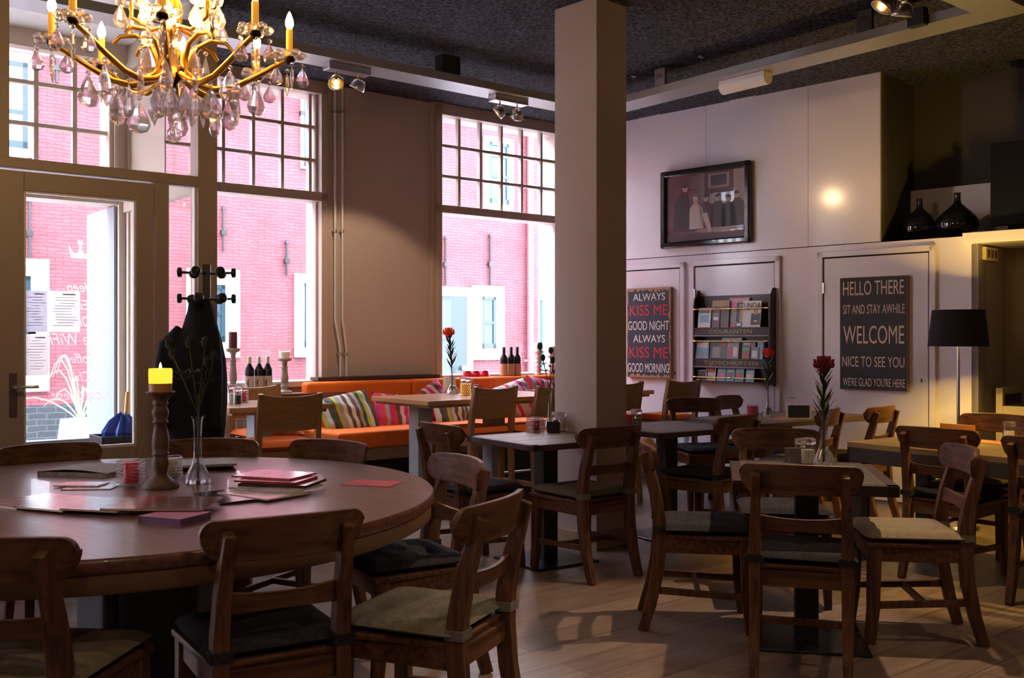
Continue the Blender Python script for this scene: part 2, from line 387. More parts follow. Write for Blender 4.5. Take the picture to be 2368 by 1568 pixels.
def sash_window(name, a, zz, cols, label, s_grid0, pit, right_lim):
    r = room(name, label, W.pt(0,0), Wa)
    g = G(); y0, y1 = -.05, .10
    for s in (a[0], a[1]): 
        k = 1 if s == a[0] else -1
        g.b2(s, s+k*.06, y0, T, zz['lb']-.05, zz['gt']+.09)
    g.b2(a[0]-.04, a[0], -.03, 0, zz['lb']-.05, zz['gt']+.13); g.b2(a[1], a[1]+.05, -.03, 0, zz['lb']-.05, zz['gt']+.13)
    g.b2(a[0]-.04, a[1]+.05, -.05, 0, zz['gt']+.09, zz['gt']+.14)
    g.b2(a[0], a[1], y0, T, zz['gt'], zz['gt']+.09)
    g.b2(a[0], a[1], y0, .14, zz['gb'], zz['lt']); g.b2(a[0], a[1], -.05, T, zz['lb']-.05, zz['lb'])
    g.make('window_frame', FRAMEP, r, .004)
    g = G()
    for z in (zz['b1'], zz['b2']): g.b2(a[0]+.06, a[1]-.06, .03, .075, z-.014, z+.014)
    for i in range(1, cols):
        s = s_grid0+pit*i
        if a[0]+.08 < s < a[1]-.08: g.b2(s-.014, s+.014, .028, .078, zz['gb'], zz['gt'])
    for s in (a[0]+.06, a[1]-.06): g.b2(s-.02, s+.02, .02, .085, zz['lb'], zz['gt'])
    g.make('muntins', FRAMEP, r, .003)
    g = G(); g.b2(a[0]+.04, a[1]-.04, .05, .055, zz['gb'], zz['gt']); g.b2(a[0]+.04, a[1]-.04, .05, .055, zz['lb'], zz['lt'])
    g.make('window_pane', PANE, r)
    g = G(); g.b2(a[0]-.02, a[1]+.02, T-.02, T+.06, zz['lb']-.10, zz['lb']-.04); g.make('outer_sill', WHITEO, r)
    return r
sash_window('window_3', w3, z3, 6, 'tall sash window with gridded top behind the orange bench', g3l, pit3, None)
n2 = 6
sash_window('window_2', w2, z2, n2+1, 'tall sash window with gridded top behind the wine bottles', W.s(718)-n2*pit2+ (pit2-(W.s(718)-W.s(657))), pit2, None)
# inner sill boards
g = G(); g.b2(w2[0]+.05, w2[1]+.06, -.26, 0, z2['lb']-.13, z2['lb']-.09)
struct(g.make('trim_1', SILLW, loc=W.pt(0,0), rz=Wa, bevel=.004), 'red-brown sill board under the window with wine bottles')
g = G(); g.b2(w3[0]+.02, w3[1], -.20, 0, z3['lb']-.09, z3['lb']-.05)
struct(g.make('trim_2', FRAMEP, loc=W.pt(0,0), rz=Wa, bevel=.004), 'sill board behind the orange bench')
sA, sB_ = W.s(735,-.1), W.s(1008,-.1)
zc = W.hit(870, 869, -.1)[1]
g = G(); g.b2(sA, sB_, -.12, 0, .3, zc-.03); g.b2(sA-.02, sB_+.02, -.14, 0, zc-.03, zc)
struct(g.make('trim_3', DWOOD, loc=W.pt(0,0), rz=Wa, bevel=.003), 'dark wood boxing below the bare wall between the windows')

# white rear wall, its lower half with three flush doors
sN = B.s(2035); sR = B.s(2260)
sK = -.62                                                     # past the inner corner
zled = B.hit(1448, 601)[1]
g = G(); g.b2(sK, sN, .03, .2, zled-.02, CEIL); g.b2(sK, sR, .02, .2, 0, zled); wb = struct(g.make('wall_back', WHITEW, loc=B.pt(0,0), rz=Ba), 'white rear wall with flush doors')
g = G(); g.b2(sK, sN-.002, .0, .02, zled, zled+.004)
seams = [sK, B.s(1632), B.s(1868), sN]
for i in range(3):
    g = G(); g.b2(seams[i]+.002, seams[i+1]-.002, .006, .032, zled+.006, CEIL); g.make('wall_panel', WHITEW, wb)
g = G(); g.b2(sK, sN, .028, .0315, zled, CEIL); g.make('seam_backing', DARKGAP, wb)
# window blind clips along the top of the white wall
for px in (1505, 1720):
    s, z = B.hit(px, 268 if px < 1600 else 226)
    g = G()
    for k in range(9): g.box((s+k*.03-.12, -.01, z), (.012, .03, .02))
    g.box((s, -.006, z+.012), (.3, .02, .008)); tag(g.make('vent_grille', WHITEW, loc=B.pt(0,0), rz=Ba), 'small white vent grille under the ceiling, %s' % ('beside the column' if px < 1600 else 'above the framed picture'), 'vent')
def flush_door(name, pl, pr, ytop, xt, label, bottom=0.02, handle=None):
    s0, s1 = B.s(pl), B.s(pr); zt = B.hit(xt, ytop)[1]
    r = room(name, label, B.pt(0,0), Ba)
    g = G(); g.b2(s0-.06, s0-.012, -.012, .02, bottom, zt+.06); g.b2(s1+.012, s1+.06, -.012, .02, bottom, zt+.06); g.b2(s0-.06, s1+.06, -.012, .02, zt+.012, zt+.06)
    g.make('door_frame', WHITEW, r, .003)
    g = G(); g.b2(s0-.012, s1+.012, .012, .021, bottom, zt+.012); g.make('door_gap', DARKGAP, r)
    g = G(); g.b2(s0, s1, -.002, .014, bottom+.01, zt); g.make('door_leaf', WHITEW, r, .002)
    g = G()
    for z in (zt-.25, .25): g.box((s0-.004, -.008, z), (.016, .014, .09))
    g.make('hinge', STEEL, r)
    g = G(); g.lathe([(.008,0),(.008,.004)], 10, (s1-.05, -.004, 1.02)); g.box((s1-.05,-.005,1.02),(.008,.004,.03)); g.make('keyhole', BLACKM, r)
flush_door('door_2', 1462-40, 1571, 622, 1560, 'white flush door behind the kiss me sign')
flush_door('door_3', 1608, 1790, 613, 1700, 'white flush door behind the magazine rack')
flush_door('door_4', 1906, 2146, 592, 2020, 'white flush door behind the welcome sign')
# niche above, alcove beside
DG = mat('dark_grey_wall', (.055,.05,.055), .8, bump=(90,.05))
ALC = mat('alcove_wall_paint', (.34,.29,.25), .8, bump=(90,.05))
sF = sR+3.6
g = G(); g.b2(sN-.03, sN, .03, .67, zled, CEIL); g.b2(sN-.03, sF, .67, .8, 1.95, CEIL); g.b2(sN, sR, .03, .67, zled-.02, zled)
struct(g.make('wall_niche', DG, loc=B.pt(0,0), rz=Ba), 'dark grey niche above the white wall')
g = G(); g.b2(sR-.05, sR, .02, .62, 0, 2.08); g.b2(sR-.05, sF, .62, .67, 0, 2.08)
struct(g.make('wall_alcove', ALC, loc=B.pt(0,0), rz=Ba), 'alcove wall beside the floor lamp')
g = G(); g.b2(sF, sF+.1, -4, .8, 0, CEIL); g.b2(-9.0,-8.9,-9,0,0,CEIL) if False else None
struct(g.make('wall_right', TAUPE, loc=B.pt(0,0), rz=Ba), 'side wall')
g = G(); g.b2(-8.9, -8.7, -10.9, .2, 0, CEIL); struct(g.make('wall_side', TAUPE, loc=W.pt(0,0), rz=Wa), 'far side wall')
g = G(); g.b2(-8.9, 6, -10.9, -10.7, 0, CEIL); struct(g.make('wall_front', TAUPE, loc=W.pt(0,0), rz=Wa), 'wall behind the viewer')
g = G(); g.b2(5.8, 6, -10.9, -2.3, 0, CEIL); struct(g.make('wall_end', TAUPE, loc=W.pt(0,0), rz=Wa), 'end wall')
s0 = B.s(2225, -.05)
g = G(); g.b2(s0, sF, -.05, .67, 2.08, 2.165)
tag(g.make('shelf', WHITEW, loc=B.pt(0,0), rz=Ba, bevel=.004), 'thick white shelf carrying the black television over the alcove', 'shelf')

# column
p0, p1 = Vector((.54, 6.36)), Vector((.285, 6.62)); ca = math.atan2(.7, .714)
g = G(); g.b2(0, .30, 0, .364, 0, CEIL)
col = struct(g.make('column', COLP, loc=(p0.x, p0.y, 0), rz=ca), 'square taupe column standing in the room')
g = G(); g.b2(-.016, .316, -.016, .38, 0, .10)
g.make('skirting', mat('pale_oak_skirting', (.45,.33,.24), .5, noise=((.36,.25,.17), 3, (1.5,14,14))), col, .003)

# ------------------------------------------------------------------ glazed entrance (screen inside, street doorway outside)
zb0, zb1 = S.hit(200, 395)[1]+.02, S.hit(200, 376)[1]+.02       # beam over the door
s_ml, s_p0, s_p1 = S.s(22), S.s(458), S.s(503)
s_d0, s_d1 = S.s(-150), S.s(355)
s_l0, s_l1 = S.s(388), S.s(458)
scr = room('partition', 'glazed taupe entrance screen with door and sidelight', S.pt(0,0), S.a)
g = G()
g.b2(s_p0, s_p1, 0, .12, 0, CEIL)
g.b2(s_ml-.5, s_ml, 0, .10, zb0, CEIL)
zbt = S.hit(240, 386)[1]; zbl = S.hit(400, 428)[1]
g.b2(s_ml-.9, s_p0, -.015, .10, S.hit(355,425)[1]+.012, zbt)
g.b2(s_d1+.008, s_l0, -.01, .09, 0, S.hit(355,425)[1]+.012); g.b2(s_l0, s_l1, 0, .07, zbl, S.hit(355,425)[1]+.02); g.b2(s_l0, s_l1, 0, .07, 0, .3)
g.make('screen_frame', FRAMEP, scr, .004)
g = G()
for a, b in ((s_l0, s_l0+.015), (s_l1-.015, s_l1)): g.b2(a, b, .02, .06, .3, zbl)
g.make('glazing_bead', WHITEO, scr)
g = G(); g.b2(s_ml, s_p0, .04, .046, zbt, CEIL); g.b2(s_l0, s_l1, .04, .046, .3, zbl); g.make('screen_pane', PANE, scr)
# the inner door
dr = room('door_1', 'taupe glazed café door with papers on its pane', S.pt(0,0), S.a)
zt = S.hit(355,425)[1]; gl0, gl1 = S.s(56), S.s(316); gz1, gz0 = S.hit(200,452)[1], S.hit(316,1030)[1]
g = G()
g.b2(s_d0, gl0, 0, .05, .01, zt); g.b2(gl1, s_d1, 0, .05, .01, zt); g.b2(gl0, gl1, 0, .05, gz1, zt); g.b2(gl0, gl1, 0, .05, .01, gz0)
g.make('door_leaf', FRAMEP, dr, .004)
g = G(); k = .012
for a in ((gl0,gl0+k,gz0,gz1),(gl1-k,gl1,gz0,gz1),(gl0,gl1,gz0,gz0+k),(gl0,gl1,gz1-k,gz1)): g.b2(a[0],a[1],.012,.045,a[2],a[3])
g.make('glazing_bead', WHITEO, dr)
g = G(); g.b2(gl0, gl1, .022, .028, gz0, gz1); g.make('door_pane', PANE, dr)
hs, hz = S.hit(30, 895)
g = G(); g.b2(hs-.02, hs+.02, -.008, 0, hz-.17, hz+.08); pl = g.make('handle_plate', mat('aged_steel', (.22,.19,.18), .35, 1.0), dr, .003)
g = G(); g.tube([(hs,0,hz),(hs,-.05,hz),(hs+.01,-.06,hz),(hs+.12,-.058,hz)], .009, 10); g.make('lever_handle', STEEL, pl)
SCRIPT = sheer('white_film_lettering', (.95,.93,.97), 1.0)
for body, px, py, size, wpx in (('Sleep', 190, 665, .085, 62), ('Eat', 192, 706, .085, 42), ('& Drink', 195, 745, .085, 82), ('Free WiFi', 190, 786, .10, 140), ('Coffee', 192, 830, .085, 72), ('Chill', 190, 872, .085, 52), ('Cosy Guests', 190, 914, .09, 130)):
    s, z = S.hit(px, py); w = abs(S.s(px+wpx/2)-S.s(px-wpx/2))
    letters(body, size, SCRIPT, dr, (s, .019, z), flip=True, shear=.35, fit=w, ex=0)
cs, cz = S.hit(188, 583); k = S.s(216)-S.s(160)
crown = [(-.5,.62),(-.38,-.5),(.40,-.5),(.52,.55),(.30,-.02),(.16,-.12),(.06,.2),(.06,.55),(.12,.72),(.06,1.0),(0,.85),(-.08,1.02),(-.12,.72),(-.05,.5),(-.05,.2),(-.14,-.1),(-.3,-.02)]
g = G(); g.add([(cs+x*k, .018, cz+z*k*.55) for x, z in crown], [tuple(range(len(crown)))]); g.make('crown_emblem', SCRIPT, dr)
# side wall of the lobby, glazed
lob = room('window_4', 'glazed side of the entrance lobby', S.pt(s_p1,0), S.a)
L = -dS
g = G(); x0, x1 = -.10, -.02
g.b2(x0, x1, .12, L, 0, .35); g.b2(x0, x1, .12, L, CEIL-.2, CEIL); g.b2(-.062, -.05, L*.5, L, 0, CEIL); g.b2(x0, x1, .12, .2, 0, CEIL); g.b2(x0, x1, .2, L, 2.3, 2.42)
g.make('window_frame', CREAM, lob, .003)
g = G(); g.b2(-.062, -.056, .2, L*.5, .35, CEIL-.2); g.make('window_pane', PANE, lob)
# street doorway wall of the lobby
out = room('window_1', 'cream street doorway with gridded fanlight', W.pt(0,0), Wa)
oz1 = W.hit(140, 462)[1]; oz2 = W.hit(140, 388)[1]; ot = W.hit(40, 98)[1]; ogr = W.s(253)
g = G()
g.b2(vest_l, sC, 0, T, max(ot, 3.0), CEIL); g.b2(ogr, sC, 0, T, oz2-.02, CEIL); g.b2(hinge, sC, 0, T, 0, oz2); g.b2(vest_l, hinge, 0, T, oz1, oz2)
g.b2(vest_l, vest_l+.5, 0, T, 0, oz1); g.b2(vest_l, vest_l+.1, 0, T, oz2, CEIL)
g.b2(ogr+.03, ogr+.06, -.03, 0, oz2, CEIL); g.b2(ogr+.12, ogr+.17, -.05, 0, 0, CEIL); g.b2(hinge+.05, hinge+.08, -.03, 0, 0, oz1); g.b2(hinge+.14,hinge+.2,-.05,0,0,oz1)
g.b2(vest_l, ogr, -.06, 0, ot+.04, ot+.09); g.b2(vest_l, sC, -.10, 0, CEIL-.14, CEIL)
g.make('window_frame', CREAM, out, .004)
g = G()
for px in (88, 178): 
    s = W.s(px); g.b2(s-.016, s+.016, .05, .10, oz2, ot)
for px, py in ((60, 185), (60, 282)):
    z = W.hit(px, py)[1]; g.b2(vest_l, ogr, .05, .10, z-.015, z+.015)
sp = W.s(178)-W.s(88)
for i in (1, 2, 3, 4, 5): s = W.s(88)-sp*i; g.b2(s-.016, s+.016, .05, .10, oz2, ot)
g.make('muntins', CREAM, out, .003)
g = G(); g.b2(vest_l, ogr, .07, .075, oz2, ot); g.make('window_pane', PANE, out)
g = G(); g.b2(vest_l+.5, hinge, .02, T+.1, -.1, .06); g.b2(vest_l+.5,hinge,0,.1,.06,.62); g.make('threshold', BLUEW, out, .004)
g = G(); g.b2(.028, .05, -.20, .50, .08, oz1-.01); d5 = struct(g.make('door_5', BLUEW, loc=W.pt(hinge-.052, T), rz=Wa, bevel=.004), 'pale blue street door leaf folded open')
g = G()
for z in (.35, 1.05, 1.9, 2.2): g.tube([(.055,.0,z-.06),(.055,.0,z+.06)], .010, 8)
g.make('hinge', STEEL, d5)
g = G(); g.b2(vest_l, sC+.0, dS+.12, 0, CEIL-.012, CEIL-.002)
struct(g.make('ceiling_lobby', WHITEO, loc=W.pt(0,0), rz=Wa), 'white ceiling of the entrance lobby')
g = G(); g.b2(vest_l, vest_l+.1, dS, 0, 0, CEIL); struct(g.make('wall_lobby', CREAM, loc=W.pt(0,0), rz=Wa), 'far side of the entrance lobby')

# ------------------------------------------------------------------ the street
DF = 4.8
PINK, _ = bricks('pink_painted_brick', (.205,.058,.073), (.178,.047,.061), (.14,.034,.047), .175, .043, .005, 1.8)
nt, bs = nodes(PINK); src = bs.inputs['Base Color'].links[0].from_socket
nzp = nt.nodes.new('ShaderNodeTexNoise'); nzp.inputs['Scale'].default_value = 1.6; nzp.inputs['Detail'].default_value = 8; nzp.inputs['Roughness'].default_value = .7
tcp = nt.nodes.new('ShaderNodeTexCoord'); rpp = nt.nodes.new('ShaderNodeValToRGB'); rpp.color_ramp.elements[0].position = .32; rpp.color_ramp.elements[1].position = .66
rpp.color_ramp.elements[0].color = (.72,.60,.62,1); rpp.color_ramp.elements[1].color = (1.0,1.0,1.0,1)
mxp = nt.nodes.new('ShaderNodeMixRGB'); mxp.blend_type = 'MULTIPLY'; mxp.inputs[0].default_value = 1.0
nt.links.new(tcp.outputs['Object'], nzp.inputs['Vector']); nt.links.new(nzp.outputs['Fac'], rpp.inputs[0]); nt.links.new(src, mxp.inputs[1]); nt.links.new(rpp.outputs[0], mxp.inputs[2]); nt.links.new(mxp.outputs[0], bs.inputs['Base Color'])
PLINTH, _ = bricks('dark_plinth_brick', (.012,.02,.026), (.018,.026,.033), (.05,.06,.068), .21, .072, .008, 1.0)
fe = W.s(1245, DF)
g = G(); g.b2(-12, 12, T, DF+10, -.2, -.1)
struct(g.make('street', mat('grey_paving', (.50,.49,.49), .85), loc=W.pt(0,0), rz=Wa), 'paved street outside')
g = G(); g.b2(-9.5, fe, 0, .3, .58, 5.6); fac = struct(g.make('wall_facade', PINK, loc=W.pt(0,DF), rz=Wa), 'pink painted brick house across the street')
g = G(); g.b2(-9.5, W.s(545,DF), -.012, .3, -.1, .58); g.make('plinth', PLINTH, fac)
g = G(); g.b2(W.s(545,DF), fe, 0, .3, -.1, .58); g.make('lower_wall', PINK, fac)
g = G(); g.b2(-9.5, fe+.2, -.45, .4, 5.3, 5.45); g.b2(-9.5, fe+.2, -.5, -.45, 5.25, 5.5); g.make('eaves', WHITEO, fac)
wood_p = mat('pink_board', (.20,.048,.07), .6)
g = G(); zz_ = W.hit(60,128,DF)[1]; g.b2(-9.5, W.s(88,DF), -.02, 0, zz_, 5.3); g.make('board_panel', wood_p, fac)
CURT = mat('white_curtain', (.62,.55,.62), .8)
def street_window(px0, px1, y0, y1, xr, label, fm=WHITEO, sm=TEAL, fw=.10, bars=(.5,), curtain=False, twin=False):
    s0, s1 = W.s(px0, DF), W.s(px1, DF); za, zb = W.hit(xr, y0, DF)[1], W.hit(xr, y1, DF)[1]
    r = thing('street_window', label, 'window', W.pt(s0, DF-.022, zb), Wa, 'windows of the pink house')
    w, h = s1-s0, za-zb
    g = G(); g.b2(0,w,-.03,.02,0,fw); g.b2(0,w,-.03,.02,h-fw,h); g.b2(0,fw,-.03,.02,0,h); g.b2(w-fw,w,-.03,.02,0,h); g.make('casing', fm, r, .004)
    g = G(); a, b = fw, .055
    g.b2(a,w-a,-.022,.015,a,a+b+.03); g.b2(a,w-a,-.022,.015,h-a-b,h-a); g.b2(a,a+b,-.022,.015,a,h-a); g.b2(w-a-b,w-a,-.022,.015,a,h-a)
    for k in bars: g.b2(a,w-a,-.02,.015,a+(h-2*a)*k-.025,a+(h-2*a)*k+.025)
    if twin: g.b2(w/2-.03,w/2+.03,-.02,.015,a,h-a)
    g.make('sash', sm, r, .003)
    g = G(); g.b2(a,w-a,-.006,-.002,a,h-a); g.make('pane', mat('street_pane', (.030,.058,.075), .1, spec=.4), r)
    if curtain:
        g = G(); n = 24
        for i in range(n): g.box((a+b+(w-2*a-2*b)*(i+.5)/n, -.012-.003*(i % 2), h/2), ((w-2*a-2*b)/n*.9, .004, h-2*a-2*b))
        g.make('curtain', CURT, r)
    return r
street_window(-120, 84, 128, 366, 60, 'upper teal window with curtains seen through the fanlight', curtain=True, bars=(.42,))
street_window(-70, 112, 600, 905, 90, 'ground floor window seen through the café door', fw=.2, bars=(.5,))
street_window(430, 552, 625, 827, 540, 'ground floor window half behind the coat stand', fw=.2)
street_window(680, 800, 633, 826, 700, 'ground floor window cut off by the taupe frame beside the pipes', fw=.13)
street_window(694, 800, 205, 392, 710, 'dark upper window cut off by the taupe frame beside the pipes', sm=TEALD, fw=.03)
street_window(1117, 1184, 318, 486, 1150, 'narrow upper teal window seen through the gridded panes above the bench', fw=.09, bars=(.45,.78))
street_window(1090, 1163, 661, 832, 1120, 'teal ground floor window beside the street door', fw=.17)
# street door
s0, s1 = W.s(985, DF), W.s(1090, DF); za, zb = W.hit(1050,664,DF)[1], -.1
r = thing('street_door', 'teal house door with glass panels and white knob across the street', 'door', W.pt(s0, DF-.022, zb), Wa)
w, h = s1-s0, za-zb
g = G(); g.b2(0,w,-.03,.02,h-.14,h); g.b2(0,.12,-.03,.02,0,h); g.b2(w-.12,w,-.03,.02,0,h); g.make('casing', WHITEO, r, .004)
g = G(); g.b2(.12,w-.12,-.02,.01,0,h-.14); lf = g.make('door_leaf', TEAL, r)
g = G(); g.b2(.16,w-.42,-.026,-.019,.78,1.42); g.b2(.16,w-.42,-.026,-.019,1.47,h-.2); g.make('pane', mat('door_pane', (.03,.075,.095), .1, spec=.4), lf)
g = G(); g.lathe([(.012,0),(.03,.02),(.045,.05),(.03,.075),(.002,.08)], 14, m=Matrix.Translation((w-.2,-.02,1.0)) @ Matrix.Rotation(PI/2,4,'X')); g.make('door_knob', WHITEO, lf)
g = G(); g.b2(.2,w-.5,-.03,-.019,.55,.66); g.make('letter_slot', mat('pale_slot', (.7,.72,.7), .4), lf)
g = G(); sd = W.s(1220, DF); g.tube([(sd,-.07,-.1),(sd,-.07,5.2)], .055, 10); g.tube([(sd-.12,-.06,1.0),(sd+.12,-.06,1.0)], .02, 6)
tag(g.make('drainpipe', mat('pink_pipe_paint', (.26,.09,.11), .5), loc=W.pt(0,DF), rz=Wa), 'pink painted drainpipe at the end of the pink house', 'pipe')
AN = ((67,468,600,'through the top of the café door pane'),(515,485,582,'beside the coat stand'),(661,563,637,'above the white candlestick'),(1028,553,660,'near the taupe frame over the street door'),(1131,548,664,'over the teal ground floor window'),(130,118,192,'seen through the fanlight'),(697,218,300,'high beside the dark upper window'))
for px, y0, y1, lb in AN:
    s, za = W.hit(px, y0, DF); zb = W.hit(px, y1, DF)[1]
    g = G(); g.tube([(s,-.03,za),(s,-.03,zb)], .018, 8); g.box((s,-.03,za+(zb-za)*.55),(.07,.05,.06)); g.lathe([(.03,0),(.02,.04),(.002,.05)],8,(s,-.03,za))
    tag(g.make('wall_anchor', BLACKM, loc=W.pt(0,DF), rz=Wa), 'black iron wall anchor on the pink house, '+lb, 'wall anchor', 'iron wall anchors')
# white house further back
D2 = DF+3.0
sa, sb = W.s(1215, D2), W.s(1420, D2)
wh = struct(G().b2(sa-2, sb+3, 0, .3, -.1, 7).make('wall_neighbour', WHITEO, loc=W.pt(0,D2), rz=Wa), 'white house beyond the pink one')
r = thing('street_window', 'large pale blue window of the white house', 'window', W.pt(W.s(1236,D2), D2, W.hit(1260,432,D2)[1]), Wa)
w, h = W.s(1330,D2)-W.s(1236,D2), W.hit(1260,300,D2)[1]-W.hit(1260,432,D2)[1]
G().b2(0,w,-.05,.0,0,h).make('pane', mat('pale_blue_pane', (.10,.16,.21), .15), r); G().b2(-.1,w,-.12,0,-.12,.0).b2(w*.45,w*.5,-.07,0,0,h).make('sash', TEALD, r)
s0 = W.s(1249, D2)
r = thing('garage_door', 'tall teal plank door of the white house', 'door', W.pt(s0, D2, -.1), Wa)
g = G(); h = W.hit(1260,694,D2)[1]+.1
for i in range(8): g.b2(i*.22+.004, i*.22+.216, -.05, 0, 0, h)
g.make('plank_leaf', mat('grey_teal_paint', (.016,.066,.08), .5), r); G().b2(-.06,1.8,-.07,0,h,h+.07).make('lintel', WHITEO, r)
# planter with ornamental grass
pp = W.pt(W.s(186, 1.6), 1.6, -.1)
pl = thing('planter', 'tapered white planter with arching grass outside the café door', 'planter', pp, Wa+.3)
zt = W.hit(186, 968, 1.6)[1]+.1
g = G(); g.add([(-.19,-.19,0),(.19,-.19,0),(.19,.19,0),(-.19,.19,0),(-.12,-.12,zt),(.12,-.12,zt),(.12,.12,zt),(-.12,.12,zt)],[(0,3,2,1),(4,5,6,7),(0,1,5,4),(1,2,6,5),(2,3,7,6),(3,0,4,7)]); g.make('pot', WHITEO, pl, .005)
g = G()
for i in range(16):
    a = random.uniform(0, 2*PI); R_ = random.uniform(.3,.75); hh = random.uniform(.15,.55)
    g.tube([(math.cos(a)*R_*t*.9, math.sin(a)*R_*t*.9, zt-.02+hh*math.sin(t*2.4)*1.1) for t in (0,.2,.4,.6,.8,1)], [.006,.006,.006,.005,.004,.001], 5)
g.make('grass_blades', mat('ornamental_grass', (.45,.55,.30), .6), pl)['kind'] = 'stuff'
# ================================================================== CHAIRS
def make_chair(felt, cush=True):
    t = thing('dining_chair', 'x', 'chair')
    g = G()
    cols = []
    xs_ = [.1705+.0655*math.sin(PI/2*i/9) for i in range(10)]; mid_ = [-.17+.34*i/12 for i in range(13)]
    for x in [-q for q in reversed(xs_)]+mid_+xs_:
        a = x/.236; t1 = min(1, max(0, (abs(x)-.170)/.066)); t2 = min(1, max(0, (abs(x)-.200)/.036))
        z0 = .740+.080*(1-math.sqrt(1-t1*t1)); z1 = .862-.008*a*a-.034*(1-math.sqrt(1-t2*t2))
        y = -.268+.055*a*a
        cols.append((x, z0, z1, y+.008, y-.008))
    g.ribbon(cols, .022); g.make('top_rail', TEAKX, t, .004)
    g = G(); cols = []
    for i in range(13):
        a = -1+2*i/12; y = -.222+.02*a*a; cols.append((a*.172, .590-.006*a*a, .652-.012*(1-a*a), y+.006, y-.004))
    g.ribbon(cols, .018); g.make('back_slat', TEAKX, t, .002)
    for sx in (-1, 1):
        rear = [(sx*.176,-.285,0),(sx*.176,-.245,.13),(sx*.176,-.215,.28),(sx*.176,-.203,.42),(sx*.176,-.207,.52),(sx*.174,-.228,.64),(sx*.170,-.262,.76),(sx*.168,-.282,.822)]
        G().bar(rear, [.036,.040,.044,.046,.046,.042,.036,.032], .046).make('leg', TEAK, t, .004)
        G().bar([(sx*.196,.205,0),(sx*.192,.190,.15),(sx*.190,.184,.43)], [.034,.040,.046], .044).make('leg', TEAK, t, .004)
    g = G(); g.slab([(-.196,-.20),(.196,-.20),(.222,.222),(-.222,.222)], .428, .450); g.make('seat', TEAKX, t, .006)
    g = G()
    g.b2(-.17,.17,.172,.194,.365,.428); g.b2(-.16,.16,-.214,-.192,.365,.428)
    for sx in (-1, 1): g.beam((sx*.185,-.2,.397),(sx*.19,.19,.397),.022,.063)
    g.make('apron', TEAKX, t, .002)
    g = G()
    for sx in (-1, 1): g.beam((sx*.178,-.225,.19),(sx*.192,.19,.17),.022,.030)
    g.beam((-.182,-.03,.182),(.182,-.03,.182),.022,.028)
    g.make('stretcher', TEAK, t, .002)
    if cush:
        c = G().pad(.435,.425,.052,(0,.012,.474),18,[(-.09,-.09),(.09,-.09),(0,0),(-.09,.1),(.09,.1)],p=8,flat=.3).make('seat_cushion', felt, t)
        for sx in (-1, 1):
            g = G(); a, b, z = sx*.176, -.207, .478
            for q in ((a-.028,a+.028,b-.03,b-.026),(a-.032,a-.027,b-.03,b+.03),(a+.027,a+.032,b-.03,b+.03)): g.b2(q[0],q[1],q[2],q[3],z-.018,z+.012)
            g.make('strap', felt, c)
    return t
CH = {'d': make_chair(FELT_D), 'g': make_chair(FELT_G), 'b': make_chair(FELT_B)}
USED = set()
def chair(kind, x, y, fx, fy, label, group, sz=1.0, back=.25):
    L_ = math.hypot(fx, fy); fx, fy = fx/L_, fy/L_
    o = CH[kind] if kind not in USED else copy_tree(CH[kind]); USED.add(kind)
    o.location = (x+fx*back, y+fy*back, 0); o.rotation_euler.z = math.atan2(-fx, fy); o['label'] = label; o['group'] = group
    o.scale = (1, 1, sz)
    return o
RT = 'teak chairs around the round table'; ST = 'teak chairs at the square tables'
RTC, RTR, RTZ = Vector((-1.50, 3.80)), 1.20, .76
def facing(x, y): return (RTC.x-x, RTC.y-y)
chair('b', -1.325, 2.50, .10, 1, 'teak chair with olive cushion cut off by the bottom left corner of the photo', RT)
chair('d', -.634, 2.80, -.50, .87, 'teak chair seen from behind in front of the round table, dark seat in shade', RT)
chair('g', -.05, 3.10, -.92, .40, 'nearest teak chair with grey tufted cushion turned sideways to the round table', RT)
chair('d', -.22, 4.16, -.86, -.50, 'teak chair at the round table with pale sheen on its curved rail', RT)
chair('d', -.90, 4.94, *facing(-.90, 4.94), 'teak chair behind the round table, its back in front of the orange bench end', RT, .985)
chair('d', -1.52, 5.06, *facing(-1.52, 5.06), 'teak chair behind the round table, below the black coat', RT, .98)
chair('d', -2.24, 4.82, .62, -.78, 'teak chair behind the round table, below the glazed café door', RT, .98)
chair('d', -.43, 5.80, .82, .57, 'teak chair on the bench side of the plank table with the red cube candle', ST)
chair('g', .56, 5.60, -.60, .80, 'teak chair with grey cushion and yellow-lit edge in front of the column', ST)
chair('d', .66, 4.78, .98, -.12, 'teak chair with dark cushion seen sideways just right of the column', ST)
chair('d', 1.46, 6.40, -.70, .71, 'teak chair with black cushion pulled up to the dark plank table by the column', ST)
chair('d', 1.44, 5.45, -.12, -.99, 'teak chair facing the viewer behind the front table with the dark red flower', ST)
chair('d', 1.13, 3.90, .30, .95, 'largest teak chair seen from behind, in front of the dark red flower', ST)
chair('b', 2.06, 4.55, -.99, .12, 'teak chair with beige cushion seen sideways, facing the front table', ST)
chair('d', 1.50, 8.28, .20, -.98, 'teak chair with dark blue-grey cushion below the magazine rack', ST)
chair('g', 1.86, 8.62, .78, -.62, 'small far teak chair against the white wall behind the red candle', ST)
chair('g', 2.25, 7.03, -.82, .57, 'teak chair with back to the viewer beside the dark red flower, cushion lit yellow', ST)
chair('d', 2.72, 7.30, -.72, .70, 'far teak chair with a yellow-lit post end, below the welcome sign', ST)
chair('d', 2.35, 5.53, .74, .67, 'teak chair seen from behind at the yellow-lit table', ST)
chair('b', 3.17, 6.50, -.74, -.67, 'teak chair on the far side of the yellow-lit table, below the alcove', ST)
chair('d', 2.67, 4.95, .74, .67, 'teak chair cut off by the right edge of the photo, back to the viewer', ST)

